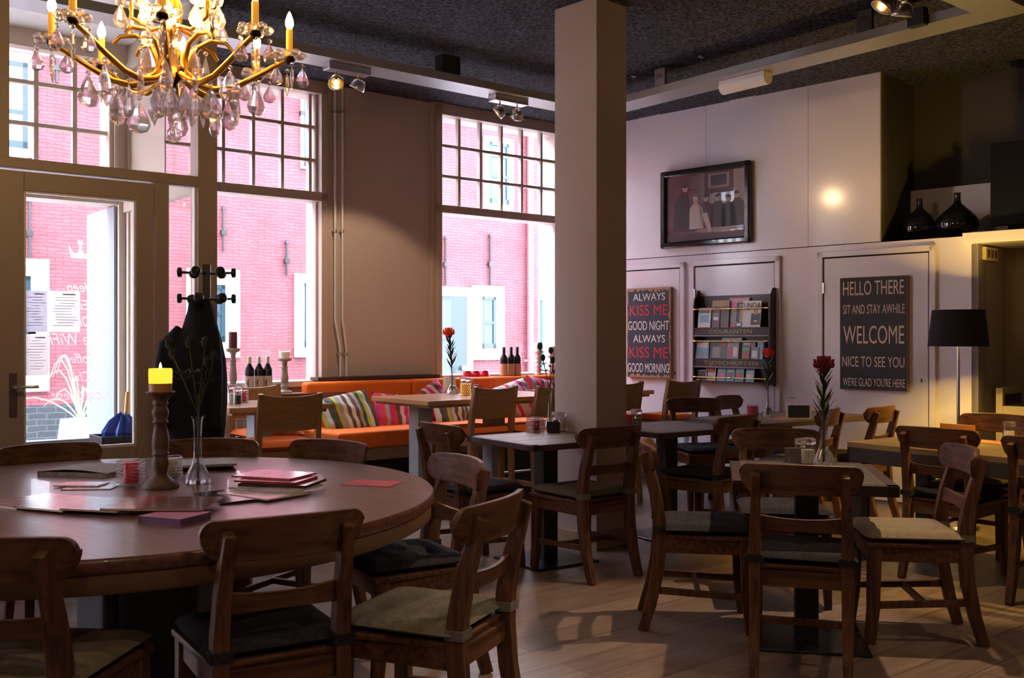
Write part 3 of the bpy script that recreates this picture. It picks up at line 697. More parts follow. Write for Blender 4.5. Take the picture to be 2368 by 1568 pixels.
def make_counter():
    t = thing('counter_chair', 'x', 'chair')
    for sx in (-1, 1):
        G().bar([(sx*.195,-.235,0),(sx*.195,-.205,.35),(sx*.195,-.195,.62),(sx*.195,-.215,.80),(sx*.195,-.255,1.0)], [.034,.036,.038,.036,.030], .040).make('leg', OAK, t, .003)
        G().bar([(sx*.195,.205,0),(sx*.195,.19,.62)], [.034,.038], .038).make('leg', OAK, t, .003)
    g = G(); cols = []
    for i in range(13):
        a = -1+2*i/12; k = .028*(1-a*a); cols.append((a*.212, .765-.012*(1-a*a), 1.0-.022*(1-a*a), -.196-k, -.243-k))
    g.ribbon(cols, .018); g.make('backrest', OAKX, t, .003)
    g = G(); g.b2(-.195,.195,.176,.198,.555,.62); g.b2(-.195,.195,-.205,-.185,.555,.62)
    for sx in (-1, 1): g.b2(sx*.184,sx*.206,-.19,.18,.555,.62)
    g.make('apron', OAKX, t, .002)
    g = G()
    for sx in (-1, 1): g.b2(sx*.186,sx*.204,-.21,.19,.24,.275)
    g.make('stretcher', OAK, t, .002)
    G().tube([(-.195,.215,.30),(.195,.215,.30)], .009, 8).make('foot_rail', STEEL, t)
    G().pad(.43,.43,.075,(0,.005,.652),14,p=10,flat=.4).make('seat_cushion', ORANGE, t)
    return t
CC = make_counter(); first = [True]
def counter(x, y, fx, fy, label):
    o = CC if first[0] else copy_tree(CC); first[0] = False
    L_ = math.hypot(fx, fy); fx, fy = fx/L_, fy/L_
    o.location = (x+fx*.24, y+fy*.24, 0); o.rotation_euler.z = math.atan2(-fx, fy); o['label'] = label; o['group'] = 'oak counter chairs with orange seats'
    return o
wn, wu = W.n, W.u
counter(-1.43, 6.42, -.50, .86, 'oak counter chair seen from behind at the small table by the coat stand')
q = W.pt(W.s(588,-.55), -.55); counter(q.x, q.y, .60, -.80, 'oak counter chair against the window sill facing the viewer behind the salt jars')
counter(-.13, 7.44, wn.x-.05, wn.y, 'oak counter chair before the long bench table, its whole back visible')
counter(.34, 7.54, wn.x, wn.y, 'oak counter chair half hidden by the column on its window side')
counter(.92, 8.20, wn.x, wn.y, 'oak counter chair below the kiss me sign, cut by the column')
counter(1.49, 8.66, wn.x, wn.y, 'oak counter chair with curved back between the kiss me sign and the magazine rack')

# ================================================================== TABLES
RTOP = mat('round_table_oak', (.19,.085,.062), .30, noise=((.10,.04,.033), 2.5, (1.2,20,20)), spec=.5, coat=.15)
nt, bs = nodes(RTOP)
def seam_mix(m, width, period, axis='Y', dark=.35):      # plank joints running along the top
    nt, b = nodes(m); src = b.inputs['Base Color'].links[0].from_socket
    tc = nt.nodes.new('ShaderNodeTexCoord'); sp = nt.nodes.new('ShaderNodeSeparateXYZ'); nt.links.new(tc.outputs['Object'], sp.inputs[0])
    a = nt.nodes.new('ShaderNodeMath'); a.operation = 'MULTIPLY_ADD'; a.inputs[1].default_value = 1/period; a.inputs[2].default_value = 20.5
    f = nt.nodes.new('ShaderNodeMath'); f.operation = 'FRACT'; l = nt.nodes.new('ShaderNodeMath'); l.operation = 'LESS_THAN'; l.inputs[1].default_value = width/period
    nt.links.new(sp.outputs[axis], a.inputs[0]); nt.links.new(a.outputs[0], f.inputs[0]); nt.links.new(f.outputs[0], l.inputs[0])
    mx = nt.nodes.new('ShaderNodeMixRGB'); mx.blend_type = 'MULTIPLY'; mx.inputs[2].default_value = (dark, dark, dark, 1)
    nt.links.new(l.outputs[0], mx.inputs[0]); nt.links.new(src, mx.inputs[1]); nt.links.new(mx.outputs[0], b.inputs['Base Color'])
    fl = nt.nodes.new('ShaderNodeMath'); fl.operation = 'FLOOR'; nt.links.new(a.outputs[0], fl.inputs[0])
    wn_ = nt.nodes.new('ShaderNodeTexWhiteNoise'); wn_.noise_dimensions = '1D'; nt.links.new(fl.outputs[0], wn_.inputs['W'])
    return mx, wn_
seam_mix(RTOP, .003, .30)
t = thing('round_table', 'big round oak table covered with magazines', 'table', (RTC.x, RTC.y, 0), math.radians(-38))
G().lathe([(RTR-.012,-.045),(RTR,-.035),(RTR,-.006),(RTR-.006,0)], 96, (0,0,RTZ)).make('tabletop', RTOP, t)
G().lathe([(RTR-.03,-.105),(RTR-.012,-.095),(RTR-.012,-.047)], 96, (0,0,RTZ)).make('apron', mat('round_table_edge', (.20,.115,.07), .45), t)
G().box((.15,.117,.31),(.30,.30,.62), math.radians(38)).b2(-.12,.12,-.12,.12,.03,RTZ-.05).make('pedestal', mat('dark_pedestal', (.022,.02,.026), .7), t, .04)
G().lathe([(.5,0),(.5,.03),(.46,.035)], 40).make('foot_plate', BLACKM, t)

def plank_mat(name, cols, period, rough=.45, axis='Y'):
    m = mat(name, cols[0], rough, noise=(tuple(c*.55 for c in cols[0]), 3.0, (1.6,18,18)))
    mx, wn_ = seam_mix(m, .006, period, axis, .25)
    nt, b = nodes(m); rp = nt.nodes.new('ShaderNodeValToRGB'); rp.color_ramp.interpolation = 'CONSTANT'; e = rp.color_ramp.elements
    while len(e) < len(cols): e.new(.5)
    for i, c in enumerate(cols): e[i].position = i/len(cols); e[i].color = (*[min(1, x/max(.01, y)) for x, y in zip(c, cols[0])], 1)
    m2 = nt.nodes.new('ShaderNodeMixRGB'); m2.blend_type = 'MULTIPLY'; m2.inputs[0].default_value = 1.0
    nt.links.new(wn_.outputs['Value'], rp.inputs[0]); nt.links.new(mx.outputs[0], m2.inputs[1]); nt.links.new(rp.outputs[0], m2.inputs[2]); nt.links.new(m2.outputs[0], b.inputs['Base Color'])
    return m
PL1 = plank_mat('reclaimed_planks', [(.30,.20,.15),(.24,.15,.11),(.28,.20,.18),(.17,.13,.13)], .075)
PL2 = plank_mat('reclaimed_planks_blue', [(.17,.14,.14),(.12,.10,.11),(.13,.12,.14),(.15,.11,.10)], .075)
PL4 = plank_mat('reclaimed_planks_dark', [(.075,.062,.062),(.058,.046,.048),(.12,.105,.105),(.05,.046,.05)], .17, .75, 'X')
PL5 = plank_mat('dark_table_planks', [(.30,.21,.11),(.26,.18,.10),(.32,.23,.13)], .2, .45)
PUR = mat('purple_brown_edge', (.10,.055,.065), .5, noise=((.06,.04,.06), 8, (1.5,8,8)))
def square_table(cx, cy, w, d, z, ang, m, label, em=PUR, thick=.035, ped=(.105,), base=.46, name='square_table', apron=0):
    t = thing(name, label, 'table', (cx, cy, 0), ang)
    G().b2(-w/2+.03, w/2-.03, -d/2+.03, d/2-.03, z-thick, z-.0005).make('tabletop', m, t)
    g = G()
    for a in ((-w/2,w/2,-d/2,-d/2+.05),(-w/2,w/2,d/2-.05,d/2),(-w/2,-w/2+.05,-d/2,d/2),(w/2-.05,w/2,-d/2,d/2)): g.b2(a[0],a[1],a[2],a[3],z-thick-apron,z)
    g.make('edge_frame', em, t, .003)
    G().b2(-ped[0]/2,ped[0]/2,-ped[0]/2,ped[0]/2,.012,z-thick).make('pedestal', BLACKM, t, .004)
    G().b2(-base/2,base/2,-base/2,base/2,0,.014).make('base_plate', mat('base_plate_steel', (.02,.022,.03), .3, .3), t, .003)
    return t
ua = math.atan2(-.82, .572)                                  # direction of the near left table edges
U, V = Vector((.572,-.82)), Vector((.82,.572))
c = Vector((.12,5.59))-U*.35+V*.35
square_table(c.x, c.y, .70, .70, .75, ua+PI/2, PL1, 'small plank table with red cube candle and thistle vase against the column')
c = Vector((.94,6.31))-U*.36+V*.40
square_table(c.x, c.y, .80, .70, .75, ua+PI/2, PL2, 'small dark plank table right of the column')
L3 = Vector((1.312,7.59)); c = L3+U*.36+V*.70
t3 = square_table(c.x, c.y, 1.40, .72, .75, ua+PI/2, PL1, 'long plank table with the red candle and the black menu card', base=.5)
c = Vector((1.33,4.50))
square_table(c.x, c.y, .665, .80, .75, math.atan2(-.20,.98), PL4, 'front plank table with the dark red flower', em=mat('dark_worn_edge', (.030,.027,.032), .7, noise=((.06,.022,.024), 2.5, (1,1,1)), spec=.2), thick=.045, ped=(.10,), base=.5)
P5 = Vector((2.06,6.12)); c = P5+U*.75+V*.40
t5 = thing('wide_table', 'dark table lit yellow under the lamp at the right', 'table', (c.x, c.y, 0), ua)
G().b2(-.75,.75,-.40,.40,.685,.72).make('tabletop', PL5, t5, .003)
g = G(); g.b2(-.75,.75,-.40,-.375,.60,.685); g.b2(-.75,.75,.375,.40,.60,.685); g.b2(-.75,-.725,-.4,.4,.60,.685); g.b2(.725,.75,-.4,.4,.60,.685); g.make('apron', mat('dark_apron', (.035,.03,.035), .5), t5, .002)
for sx in (-.70,.70):
    for sy in (-.35,.35): G().b2(sx-.045,sx+.045,sy-.045,sy+.045,0,.685).make('leg', mat('dark_leg', (.03,.026,.03), .5), t5, .003)
# counter-height oak tables along the bench
BG = mat('grey_blue_table_leg', (.34,.37,.42), .5)
def counter_table(s, d, w, dep, label, legs):
    p = W.pt(s, d); t = thing('counter_table', label, 'table', p, Wa, 'oak counter tables along the window')
    G().b2(0, w, 0, dep, .865, .90).make('tabletop', OAKTOP, t, .003)
    G().b2(.03, w-.03, .03, dep-.03, .845, .865).make('under_frame', OAKX, t)
    for a in legs:
        G().b2(a, a+.13, dep*.35, dep*.35+.13, .012, .845).make('leg', BG, t, .003)
        G().b2(a-.15, a+.28, dep*.35-.15, dep*.35+.28, 0, .014).make('base_plate', BLACKM, t, .003)
    return t
OAKTOP = mat('oak_counter_top', (.50,.29,.14), .28, noise=((.40,.22,.10), 3.0, (1.4,14,14)), coat=.2)
p = at_z(990, 928, .90); s, d = W.loc(p)
counter_table(s, d, 1.45, .80, 'long oak counter table in front of the orange bench', (.10, .80)); TB2 = (s, d)
p = at_z(531, 944, .90); s, d = W.loc(p)
counter_table(s, d, .75, .70, 'small oak counter table beside the coat stand', (.28,)); TB1 = (s, d)
counter_table(TB2[0]+1.62, TB2[1]+.05, .80, .75, 'oak counter table behind the column below the kiss me sign', (.3,))

# ================================================================== BENCH
bs0 = W.s(712, -.24)
p = at_z(784, 1003, .63); bl, bd = W.loc(p)
be = sEnd-.12
t = thing('bench', 'long orange upholstered bench under the windows', 'bench', W.pt(0,0), Wa)
zb_ = W.hit(735, 884, -.24)[1]
cuts = [bs0, W.s(955,-.24), W.s(1215,-.24), be]
for i in range(3):
    G().b2(cuts[i]+.003, cuts[i+1]-.003, -.24, -.10, .40 if i == 0 else .46, zb_).make('back_cushion', ORANGE, t, .03)
for i, (a, b) in enumerate(((bl, W.s(1010,-.7)), (W.s(1010,-.7), W.s(1215,-.5)), (W.s(1215,-.5), be))):
    G().b2(a+.002, b-.002, bd, -.235, .50, .63).make('seat_cushion', ORANGE, t, .025)
g = G(); g.b2(bl+.02, be, bd+.03, bd+.06, .40, .50); g.b2(bl+.02, be, -.26, -.10, .40, .5); g.b2(bl+.02, bl+.05, bd+.03, -.2, .40, .50); g.make('bench_rail', BENCHW, t, .004)
for a in (bl+.1, (bl+be)/2, be-.1):
    G().b2(a, a+.07, bd+.08, bd+.15, 0, .40).make('leg', DWOOD, t, .003)
G().b2(bl+.05, be, -.18, -.14, 0, .40).make('plinth_board', DWOOD, t)

def cushion(px, py, d, w, h, lean, roll, yaw, m, label):
    s, z = W.hit(px, py, d)
    o = G().pad(w, h, .15, n=18, p=2.6, wob=.014).make('cushion', m)
    tag(o, label, 'cushion', 'striped cushions on the bench')
    o.matrix_world = Matrix.Translation(W.pt(s, d, z)) @ Matrix.Rotation(Wa+yaw, 4, 'Z') @ Matrix.Rotation(PI/2-lean, 4, 'X') @ Matrix.Rotation(roll, 4, 'Z')
    return o
wht, grn, brn, dgr, mag, red, gry, pnk = (.50,.50,.55),(.34,.44,.07),(.10,.055,.06),(.03,.07,.06),(.50,.02,.18),(.55,.02,.05),(.32,.27,.31),(.60,.36,.46)
STG = stripes('green_striped_fabric', [wht,brn,gry,dgr,grn,wht,dgr,brn,grn,gry,wht,brn], .36)
STM = stripes('magenta_striped_fabric', [mag,pnk,brn,mag,red,gry,mag,red,brn,pnk], .34)
STW = stripes('pink_white_striped_fabric', [wht,pnk,mag,wht,gry,pnk,red,wht], .30)
cushion(806, 960, -.46, .47, .38, .50, .18, -.10, STG, 'green, white and brown striped cushion at the bench end')
cushion(925, 957, -.45, .48, .37, .52, -.12, 0, STM, 'magenta striped cushion behind the long oak table')
cushion(1002, 935, -.34, .36, .34, .25, .5, 0, STM, 'magenta cushion corner peeking above the long oak table')
cushion(1048, 957, -.45, .42, .36, .45, -.1, .1, STG, 'green striped cushion seen under the long oak table')
cushion(1195, 930, -.43, .44, .40, .45, .25, 0, STW, 'pink and white striped cushion behind the oak counter chairs')
cushion(1258, 922, -.37, .42, .40, .3, -.2, 0, STM, 'red and magenta cushion by the column')

# radiator under the window
s0, s1 = W.s(505, -.1), W.s(722, -.1); za = W.hit(600, 955, -.1)[1]
t = thing('radiator', 'white panel radiator below the window with wine bottles', 'radiator', W.pt(s0, -.1, 0), Wa)
g = G(); w = s1-s0; n = 26
RADW = mat('radiator_enamel', (.78,.76,.78), .35)
g.b2(0, w, .0, .05, .16, za)
for i in range(n): g.b2((i+.2)*w/n, (i+.8)*w/n, -.018, 0, .19, za-.05)
g.make('panel', RADW, t, .004)
G().b2(-.005, w+.005, -.01, .07, za, za+.02).make('top_grille', RADW, t, .003)
# two heating pipes
PIPE = mat('bright_pipe', (.62,.63,.68), .15, coat=.6)
for i, (px, b) in enumerate(((775, 787), (792, 801))):
    s = W.s(px, -.06); zz = [W.hit(px, y, -.06)[1] for y in (195, 740, 775, 800, 872)]
    t = thing('heating_pipe', ('bright heating pipe nearer the window frame' if i == 0 else 'heating pipe farther from the window frame, beside its twin'), 'pipe', W.pt(s, -.06, 0), Wa, 'heating pipes on the pier')
    k = W.s(b, -.06)-W.s(px, -.06)
    G().tube([(0,0,CEIL),(0,0,zz[1]),(k*.35,0,zz[2]+.05),(k*.8,0,zz[3]+.02),(k,0,zz[3]-.03),(k,0,zz[4]-.1)], .011, 10).make('pipe', PIPE, t)
    for y in (258, 535, 818):
        z = W.hit(px, y, -.06)[1]; g = G(); o_ = k*.9 if y == 818 else 0
        g.lathe([(.016,-.012),(.016,.012)], 12, (o_,0,z)); g.b2(o_-.006,o_+.006,0,.06,z-.006,z+.006); g.make('clip', STEEL, t)
# ================================================================== THINGS ON THE TABLES AND SILLS
def xform(p, rz=0.0): return Matrix.Translation(p) @ Matrix.Rotation(rz, 4, 'Z')
def bottle(p, label, glassm, capm, labm, grp, mark=None, rz=0.0, h=.30):
    k = h/.30
    t = thing('wine_bottle', label, 'bottle', p, rz, grp)
    G().lathe([(.034*k,0),(.037*k,.006),(.037*k,.19*k),(.034*k,.205*k),(.018*k,.235*k),(.014*k,.25*k),(.014*k,.295*k)], 20).make('glass', glassm, t)
    G().lathe([(.0155*k,.245*k),(.0155*k,.30*k),(.013*k,.302*k)], 16).make('capsule', capm, t)
    G().lathe([(.0376*k,.035*k),(.0376*k,.145*k)], 24, cap=False).make('paper_label', labm, t)
    if mark:
        g = G(); n = 10; r = .0382*k; vs, fs = [], []
        for i in range(n+1):
            a = -1.0+2.0*i/n; w = .006*(1-a*a)+.0005; x = -.010+.012*a*a
            for q in (x-w, x+w):
                th = q/r; vs.append((r*math.sin(th), -r*math.cos(th), (.09+.035*a)*k))
        for i in range(n): fs.append((2*i, 2*i+1, 2*i+3, 2*i+2))
        g.add(vs, fs); g.make('label_mark', mark, t)
    return t
BOT = mat('dark_wine_glass', (.012,.010,.018), .08, spec=.8)
zs2, zs3 = z2['lb']-.09, z3['lb']-.05
CAPG = mat('pale_green_capsule', (.55,.66,.42), .4); CAPB = mat('dark_blue_capsule', (.02,.02,.06), .35); LABW = mat('cream_label', (.66,.62,.60), .7); LABK = mat('kraft_label', (.55,.35,.27), .8)
for px, lb in ((577,'wine bottle with pale green cap and crescent label, nearest the coat stand'),(599,'middle wine bottle of the three with pale green caps on the sill'),(619,'wine bottle with pale green cap nearest the white candlestick')):
    s = W.s(px, -.12); bottle(W.pt(s,-.12,zs2), lb, BOT, CAPG, LABW, 'wine bottles with pale green caps', mat('maroon_mark', (.14,.03,.04), .6), Wa-.5)
for px, lb in ((1165,'dark capped wine bottle with kraft label nearest the red tumblers'),(1182,'middle dark capped wine bottle with kraft label'),(1196,'dark capped wine bottle with kraft label nearest the twisted candlestick')):
    s = W.s(px, -.10); bottle(W.pt(s,-.10,zs3), lb, BOT, CAPB, LABK, 'wine bottles with kraft labels', None, Wa-.5, .31)
def candlestick(p, h, label, m, r=1.0, candle=None, twist=False, name='candlestick', grp=None):
    t = thing(name, label, 'candlestick', p, 0, grp)
    P = [(.05,0),(.052,.03),(.04,.06),(.022,.09),(.018,.12),(.026,.17),(.028,.2),(.018,.24),(.024,.3),(.026,.4),(.020,.62),(.018,.70),(.024,.72),(.018,.75),(.016,.84),(.022,.90),(.044,.93),(.046,.97),(.046,1.0),(.030,1.0)]
    if twist: P = [(.045,0),(.045,.04),(.026,.08)]+[(.024+.006*math.sin(k*1.9), .1+.75*k/16) for k in range(17)]+[(.020,.88),(.040,.95),(.042,1.0)]
    G().lathe([(a*r, z*h) for a, z in P], 24).make('stand', m, t)
    return t
s = W.s(658, -.12); p = W.pt(s,-.12,zs2); hh = W.hit(658, 828,-.12)[1]-zs2
t = candlestick(p, hh, 'pale grey turned candlestick with melted white candle on the window sill', STONEW, 1.25)
g = G().lathe([(.04,0),(.042,.03),(.046,.05),(.040,.055),(.03,.04)], 18, (0,0,hh)); g.add([(.04,.0,hh+.04),(.052,.0,hh+.085),(.03,.025,hh+.045)],[(0,1,2)]); g.add([(-.04,.0,hh+.04),(-.052,.0,hh+.085),(-.03,-.025,hh+.045)],[(0,1,2)]); g.make('candle', WAX, t)
s = W.s(539, -.12); p = W.pt(s,-.12,zs2); hh = W.hit(539, 805,-.12)[1]-zs2
t = candlestick(p, hh, 'pale turned candlestick with dark red pillar candle beside the black coat', STONEW, 1.2)
REDC = mat('dark_red_candle', (.11,.012,.022), .5)
G().lathe([(.034,0),(.034,.125),(.028,.130)], 18, (0,0,hh)).make('candle', REDC, t)
G().lathe([(.002,0),(.009,.012),(.006,.03),(.0005,.045)], 10, (0,0,hh+.132)).make('flame', glow('flame', (1,.55,.15), 9), t)
for px, yt, lb, k in ((1245, 812, 'twisted white candlestick nearest the wine bottles with kraft labels', 1), (1276, 822, 'white candlestick with pink candle beside the column', 0)):
    s = W.s(px, -.10); p = W.pt(s,-.10,zs3); hh = W.hit(px, yt,-.10)[1]-zs3
    t = candlestick(p, hh, lb, mat('whitewashed_wood', (.62,.52,.50), .7), 1.25, twist=bool(k))
    g = G().lathe([(.038,0),(.044,.05),(.036,.09),(.02,.085)], 16, (0,0,hh)); g.make('candle', mat('pinkish_wax', (.80,.66,.66), .5), t)
for px, lb in ((1081,'red tumbler turned upside down nearest the flower vase'),(1100,'middle upturned red tumbler on the sill'),(1120,'red tumbler turned upside down nearest the wine bottles')):
    s = W.s(px,-.10); tag(G().lathe([(.058,0),(.052,.03),(.040,.085),(.030,.092)], 18).make('red_tumbler', REDG, loc=W.pt(s,-.10,zs3)), lb, 'glass', 'upturned red tumblers')

def ribbed_light(p, h, w, label, waxm, name='tealight_holder', rz=.3, gm=CLEAR):
    t = thing(name, label, 'candle holder', p, rz)
    g = G(); k = 7
    b_ = w/2*.9; vs = [(-b_,-b_,.004),(b_,-b_,.004),(b_,b_,.004),(-b_,b_,.004),(-b_,-b_,h),(b_,-b_,h),(b_,b_,h),(-b_,b_,h)]
    gl = G().add(vs, [(0,3,2,1),(0,1,5,4),(1,2,6,5),(2,3,7,6),(3,0,4,7)]).make('glass', THING, t)
    for i in range(k+1):
        z = h*(i+.2)/(k+.6); q = w/2-.004
        g.tube([(-q,-q,z),(q,-q,z),(q,q,z),(-q,q,z),(-q,-q,z)], .0026, 5)
    g.make('ribs', CRYST, gl)
    if waxm: G().lathe([(w*.30,.008),(w*.30,h*.86),(w*.26,h*.88)], 18).make('candle', waxm, t)
    return t
def round_light(p, h, r, label, waxm, dots=None):
    t = thing('tealight_holder', label, 'candle holder', p, 0)
    G().lathe([(r*.95,0),(r,.006),(r,h)], 20, cap=False).make('glass', THING, t)
    G().lathe([(r*.85,.005),(r*.85,h*.85)], 18).make('candle', waxm, t)
    if dots:
        g = G()
        for i in range(8):
            for k in range(16): a = 2*PI*k/16+.2*(i % 2); g.box((0,0,0),(.004,.002,.004),m=Matrix.Translation((math.cos(a)*r*1.02, math.sin(a)*r*1.02, h*(i+.6)/8.4)) @ Matrix.Rotation(a+PI/2,4,'Z'))
        g.make('bead_band', dots, t)
    return t
def shaker(p, label, h=.10, fill=PAPER, r=.027):
    t = thing('shaker', label, 'shaker', p, 0)
    G().lathe([(r,0),(r,h*.72),(r*.8,h*.78)], 16, cap=False).make('jar', THING, t)
    G().lathe([(r*.88,.004),(r*.88,h*.55)], 14).make('contents', fill, t)
    G().lathe([(r*.9,h*.76),(r*1.05,h*.80),(r*1.05,h*.97),(r*.8,h)], 16).make('lid', CRYST, t)
    return t
def bud_vase(p, h, label, rz=0.0, r=.055):
    t = thing('bud_vase', label, 'vase', p, rz)
    G().lathe([(r*.95,0),(r,.008),(r*.9,.03*h/.24),(r*.5,.07*h/.24),(r*.32,.10*h/.24),(r*.30,h*.7),(r*.36,h*.93),(r*.52,h)], 22, cap=False).lathe([(r*.9,.002),(.001,.002)],22,cap=False).make('glass', THING, t)
    G().lathe([(r*.93,.004),(r*.86,.028*h/.24),(r*.46,.068*h/.24),(r*.1,.075*h/.24)], 22).make('water_base', CRYST, t)
    return t
def protea(p, h0, h1, label, m, lean=(0,0), big=1.0):
    t = thing('flower', label, 'flower', p, 0)
    pts = [(lean[0]*k*k, lean[1]*k*k, .02+(h1-.02)*k) for k in (0,.25,.5,.75,1)]
    G().tube(pts, .0045, 6).make('stem', GREENL, t)
    g = G(); n = 26
    for i in range(n):
        k = i/n; z = h0+(h1-.02-h0)*k; a = i*2.4; L_ = .075*(1-.35*k)*big; q = (z/h1)**2
        b = Vector((lean[0]*q, lean[1]*q, z)); d = Vector((math.cos(a)*.6, math.sin(a)*.6, .85)); sd = Vector((-math.sin(a), math.cos(a), 0))*.007*big
        g.add([b-sd*.4, b+d*L_*.5-sd, b+d*L_, b+d*L_*.5+sd, b+sd*.4], [(0,1,2,3,4)])
    g.make('leaf', GREENL, t)
    g = G(); c = Vector(pts[-1]); R_ = .030*big
    g.ball(c, R_*.7, 12, .8)
    for ring, (el, L_) in enumerate(((.15,1.25),(.5,1.35),(.9,1.25),(1.25,1.05))):
        for i in range(16):
            a = 2*PI*i/16+ring*.2; d = Vector((math.cos(a)*math.cos(el), math.sin(a)*math.cos(el), math.sin(el)))
            e = c+d*R_*L_; g.tube([c+d*R_*.4, c+d*R_*L_*.8+Vector((0,0,.004)), e+Vector((-d.x*.006,-d.y*.006,.012*big))], [.003*big,.0032*big,.0015*big], 4)
    g.make('petals', m, t)
    return t
def thistle(p, h0, h1, label, spread, seed, n=5):
    rnd = random.Random(seed); t = thing('thistle_spray', label, 'flower', p, 0)
    st, hd = G(), G(); st.tube([(0,0,.02),(.004,0,h0),(0,.004,h0+.05)], .0035, 6)
    for i in range(n):
        a = 2*PI*i/n+rnd.random(); R_ = spread*rnd.uniform(.5,1); z = h0+(h1-h0)*rnd.uniform(.55,1)
        e = Vector((math.cos(a)*R_, math.sin(a)*R_*.6, z)); st.tube([(0,0,h0*.9),tuple(e*.45+Vector((0,0,h0*.5))),tuple(e)], .0025, 5)
        hd = G(); hd.ball(e+Vector((0,0,.012)), .017, 10, 1.4)
        for k in range(46):
            q = rnd.uniform(-.3,1.2); b = rnd.uniform(0,6.28); d = Vector((math.cos(q)*math.cos(b), math.cos(q)*math.sin(b), math.sin(q)))*.016; sd = Vector((-math.sin(b), math.cos(b), 0))*.0025; c_ = e+Vector((0,0,.014)); hd.add([c_+d*.8-sd, c_+d*2.0, c_+d*.8+sd], [(0,1,2)])
        for k in range(11):
            b = 2*PI*k/11; d = Vector((math.cos(b), math.sin(b), .15)); sd = Vector((-math.sin(b), math.cos(b), 0))*.004
            hd.add([e-sd, e+d*.042, e+sd], [(0,1,2)])
        hd.make('flower_head', THIST, t)
        m_ = e*.6+Vector((0,0,h0*.35))
        for k in range(11):
            b = 2*PI*k/7+i; d = Vector((math.cos(b), math.sin(b), .35)); sd = Vector((-math.sin(b), math.cos(b), 0))*.005
            st.add([m_-sd*1.5, m_+d*.062, m_+sd*1.5], [(0,1,2)])
    st.make('stem', mat('thistle_green', (.06,.085,.038), .7), t)
    return t
def card(p, w, h, label, m, rz, frame=None, text=None, tilt=.12):
    t = thing('menu_card', label, 'menu card', p, rz)
    for sy in (1, -1):
        M = Matrix.Translation((0, sy*.022, h/2)) @ Matrix.Rotation(sy*tilt, 4, 'X'); G().box((0,0,0),(w,.003,h),m=M).make('board', frame or m, t)
        if frame and sy < 0: G().box((0,-.0022,0),(w*.9,.001,h*.86),m=M).make('face', m, t)
    if text: letters(text, h*.16, INKW, t, (0,-.0275,h*.5), rot=(PI/2+.12*-1,0,0), fit=w*.5)
    return t

# ---- round table
Z0 = RTZ
p = at_z(371, 1128, Z0); hh = (1128-905)/F*p.y
t = thing('candlestick', 'tall turned dark wood candlestick on the round table', 'candlestick', p)
G().lathe([(r_, z_*hh) for r_, z_ in ((.070,0),(.072,.02),(.060,.06),(.040,.10),(.028,.13),(.026,.15),(.030,.2),(.034,.26),(.030,.31),(.026,.33),(.033,.345),(.033,.36),(.028,.37),(.033,.42),(.031,.52),(.026,.60),(.022,.665),(.030,.675),(.031,.69),(.024,.70),(.030,.75),(.033,.79),(.026,.83),(.022,.84),(.030,.865),(.031,.88),(.026,.90),(.034,.93),(.050,.97),(.056,.985),(.056,1.0),(.03,1.0))], 28).make('stand', OLDW, t)
cnd = thing('pillar_candle', 'lit glowing yellow pillar candle on the dark wood candlestick', 'candle', (p.x, p.y, p.z+hh))
ch = (905-852)/F*p.y; r_ = 26/F*p.y
G().lathe([(r_*.98,0),(r_,ch*.35)], 24).make('lower_wax', mat('honey_wax', (.60,.30,.10), .5), cnd)
G().lathe([(r_,ch*.35),(r_*1.02,ch*.9),(r_*.97,ch),(r_*.8,ch*.92)], 24).make('glowing_wax', glow('lit_wax', (1,.42,.03), 1.3), cnd)
G().lathe([(.002,0),(.006,.008),(.004,.02),(.0005,.03)], 10, (0,0,ch*.93)).make('flame', glow('candle_flame', (1,.6,.2), 14), cnd)
p = at_z(303, 1122, Z0); ribbed_light(p, .105, .098, 'ribbed glass holder with red candle on the round table', REDWAX, rz=.1)
p = at_z(396, 1105, Z0); ribbed_light(p, .095, .088, 'ribbed glass holder with white candle behind the dark candlestick', WAX, rz=.5)
p = at_z(457, 1118, Z0); hv = (1118-962)/F*p.y
bud_vase(p, hv, 'clear bud vase with thistles on the round table', 0, .052)
thistle(p, hv*1.15, hv+(962-790)/F*p.y, 'spray of green thistles in the vase on the round table', .12, 4, 6)
def mag(px, py, w, d, th, rz, z, label, cm, name='magazine', edge=PAPER, band=None, cat='magazine', grp='magazines on the round table', bend=0.0):
    p = at_z(px, py, Z0+z); t = thing(name, label, cat, (p.x, p.y, Z0+z), rz, grp)
    G().b2(-w/2+.002, w/2-.002, -d/2+.002, d/2-.002, .0006, th-.0006).make('pages', edge, t)
    g = G(); n = 8; vs, fs = [], []
    for i in range(n+1):
        x = -w/2+w*i/n; zz = th+bend*math.sin(PI*i/n)
        vs += [(x,-d/2,zz),(x,d/2,zz)]
    for i in range(n): fs.append((2*i,2*i+2,2*i+3,2*i+1))
    g.add(vs, fs, True); g.b2(-w/2, w/2, -d/2, d/2, 0, .0006); g.b2(-w/2, -w/2+.0015, -d/2, d/2, 0, th); g.make('cover', cm, t)
    if band: G().b2(-w*.42, w*.42, d*.22, d*.42, th+.0002+bend*.3, th+.0008+bend*.6).make('title_band', band, t)
    return t
GL = lambda n, c: mat(n, c, .16, spec=.7, noise=(tuple(x*.5 for x in c), 14, (1,1,1)))
glo = [GL('glossy_cover_pink', (.55,.32,.36)), GL('glossy_cover_grey', (.40,.34,.34)), GL('glossy_cover_red', (.42,.06,.07)), GL('glossy_cover_brown', (.22,.14,.12)), GL('glossy_cover_black', (.03,.025,.03)), GL('glossy_cover_white', (.62,.55,.55)), GL('glossy_cover_rose', (.62,.20,.28))]
K = dict(z=0)
mag(78, 1160, .22, .27, .006, -.55, .000, 'leftmost fanned magazine with pink and green cover', glo[0], edge=PAPER)
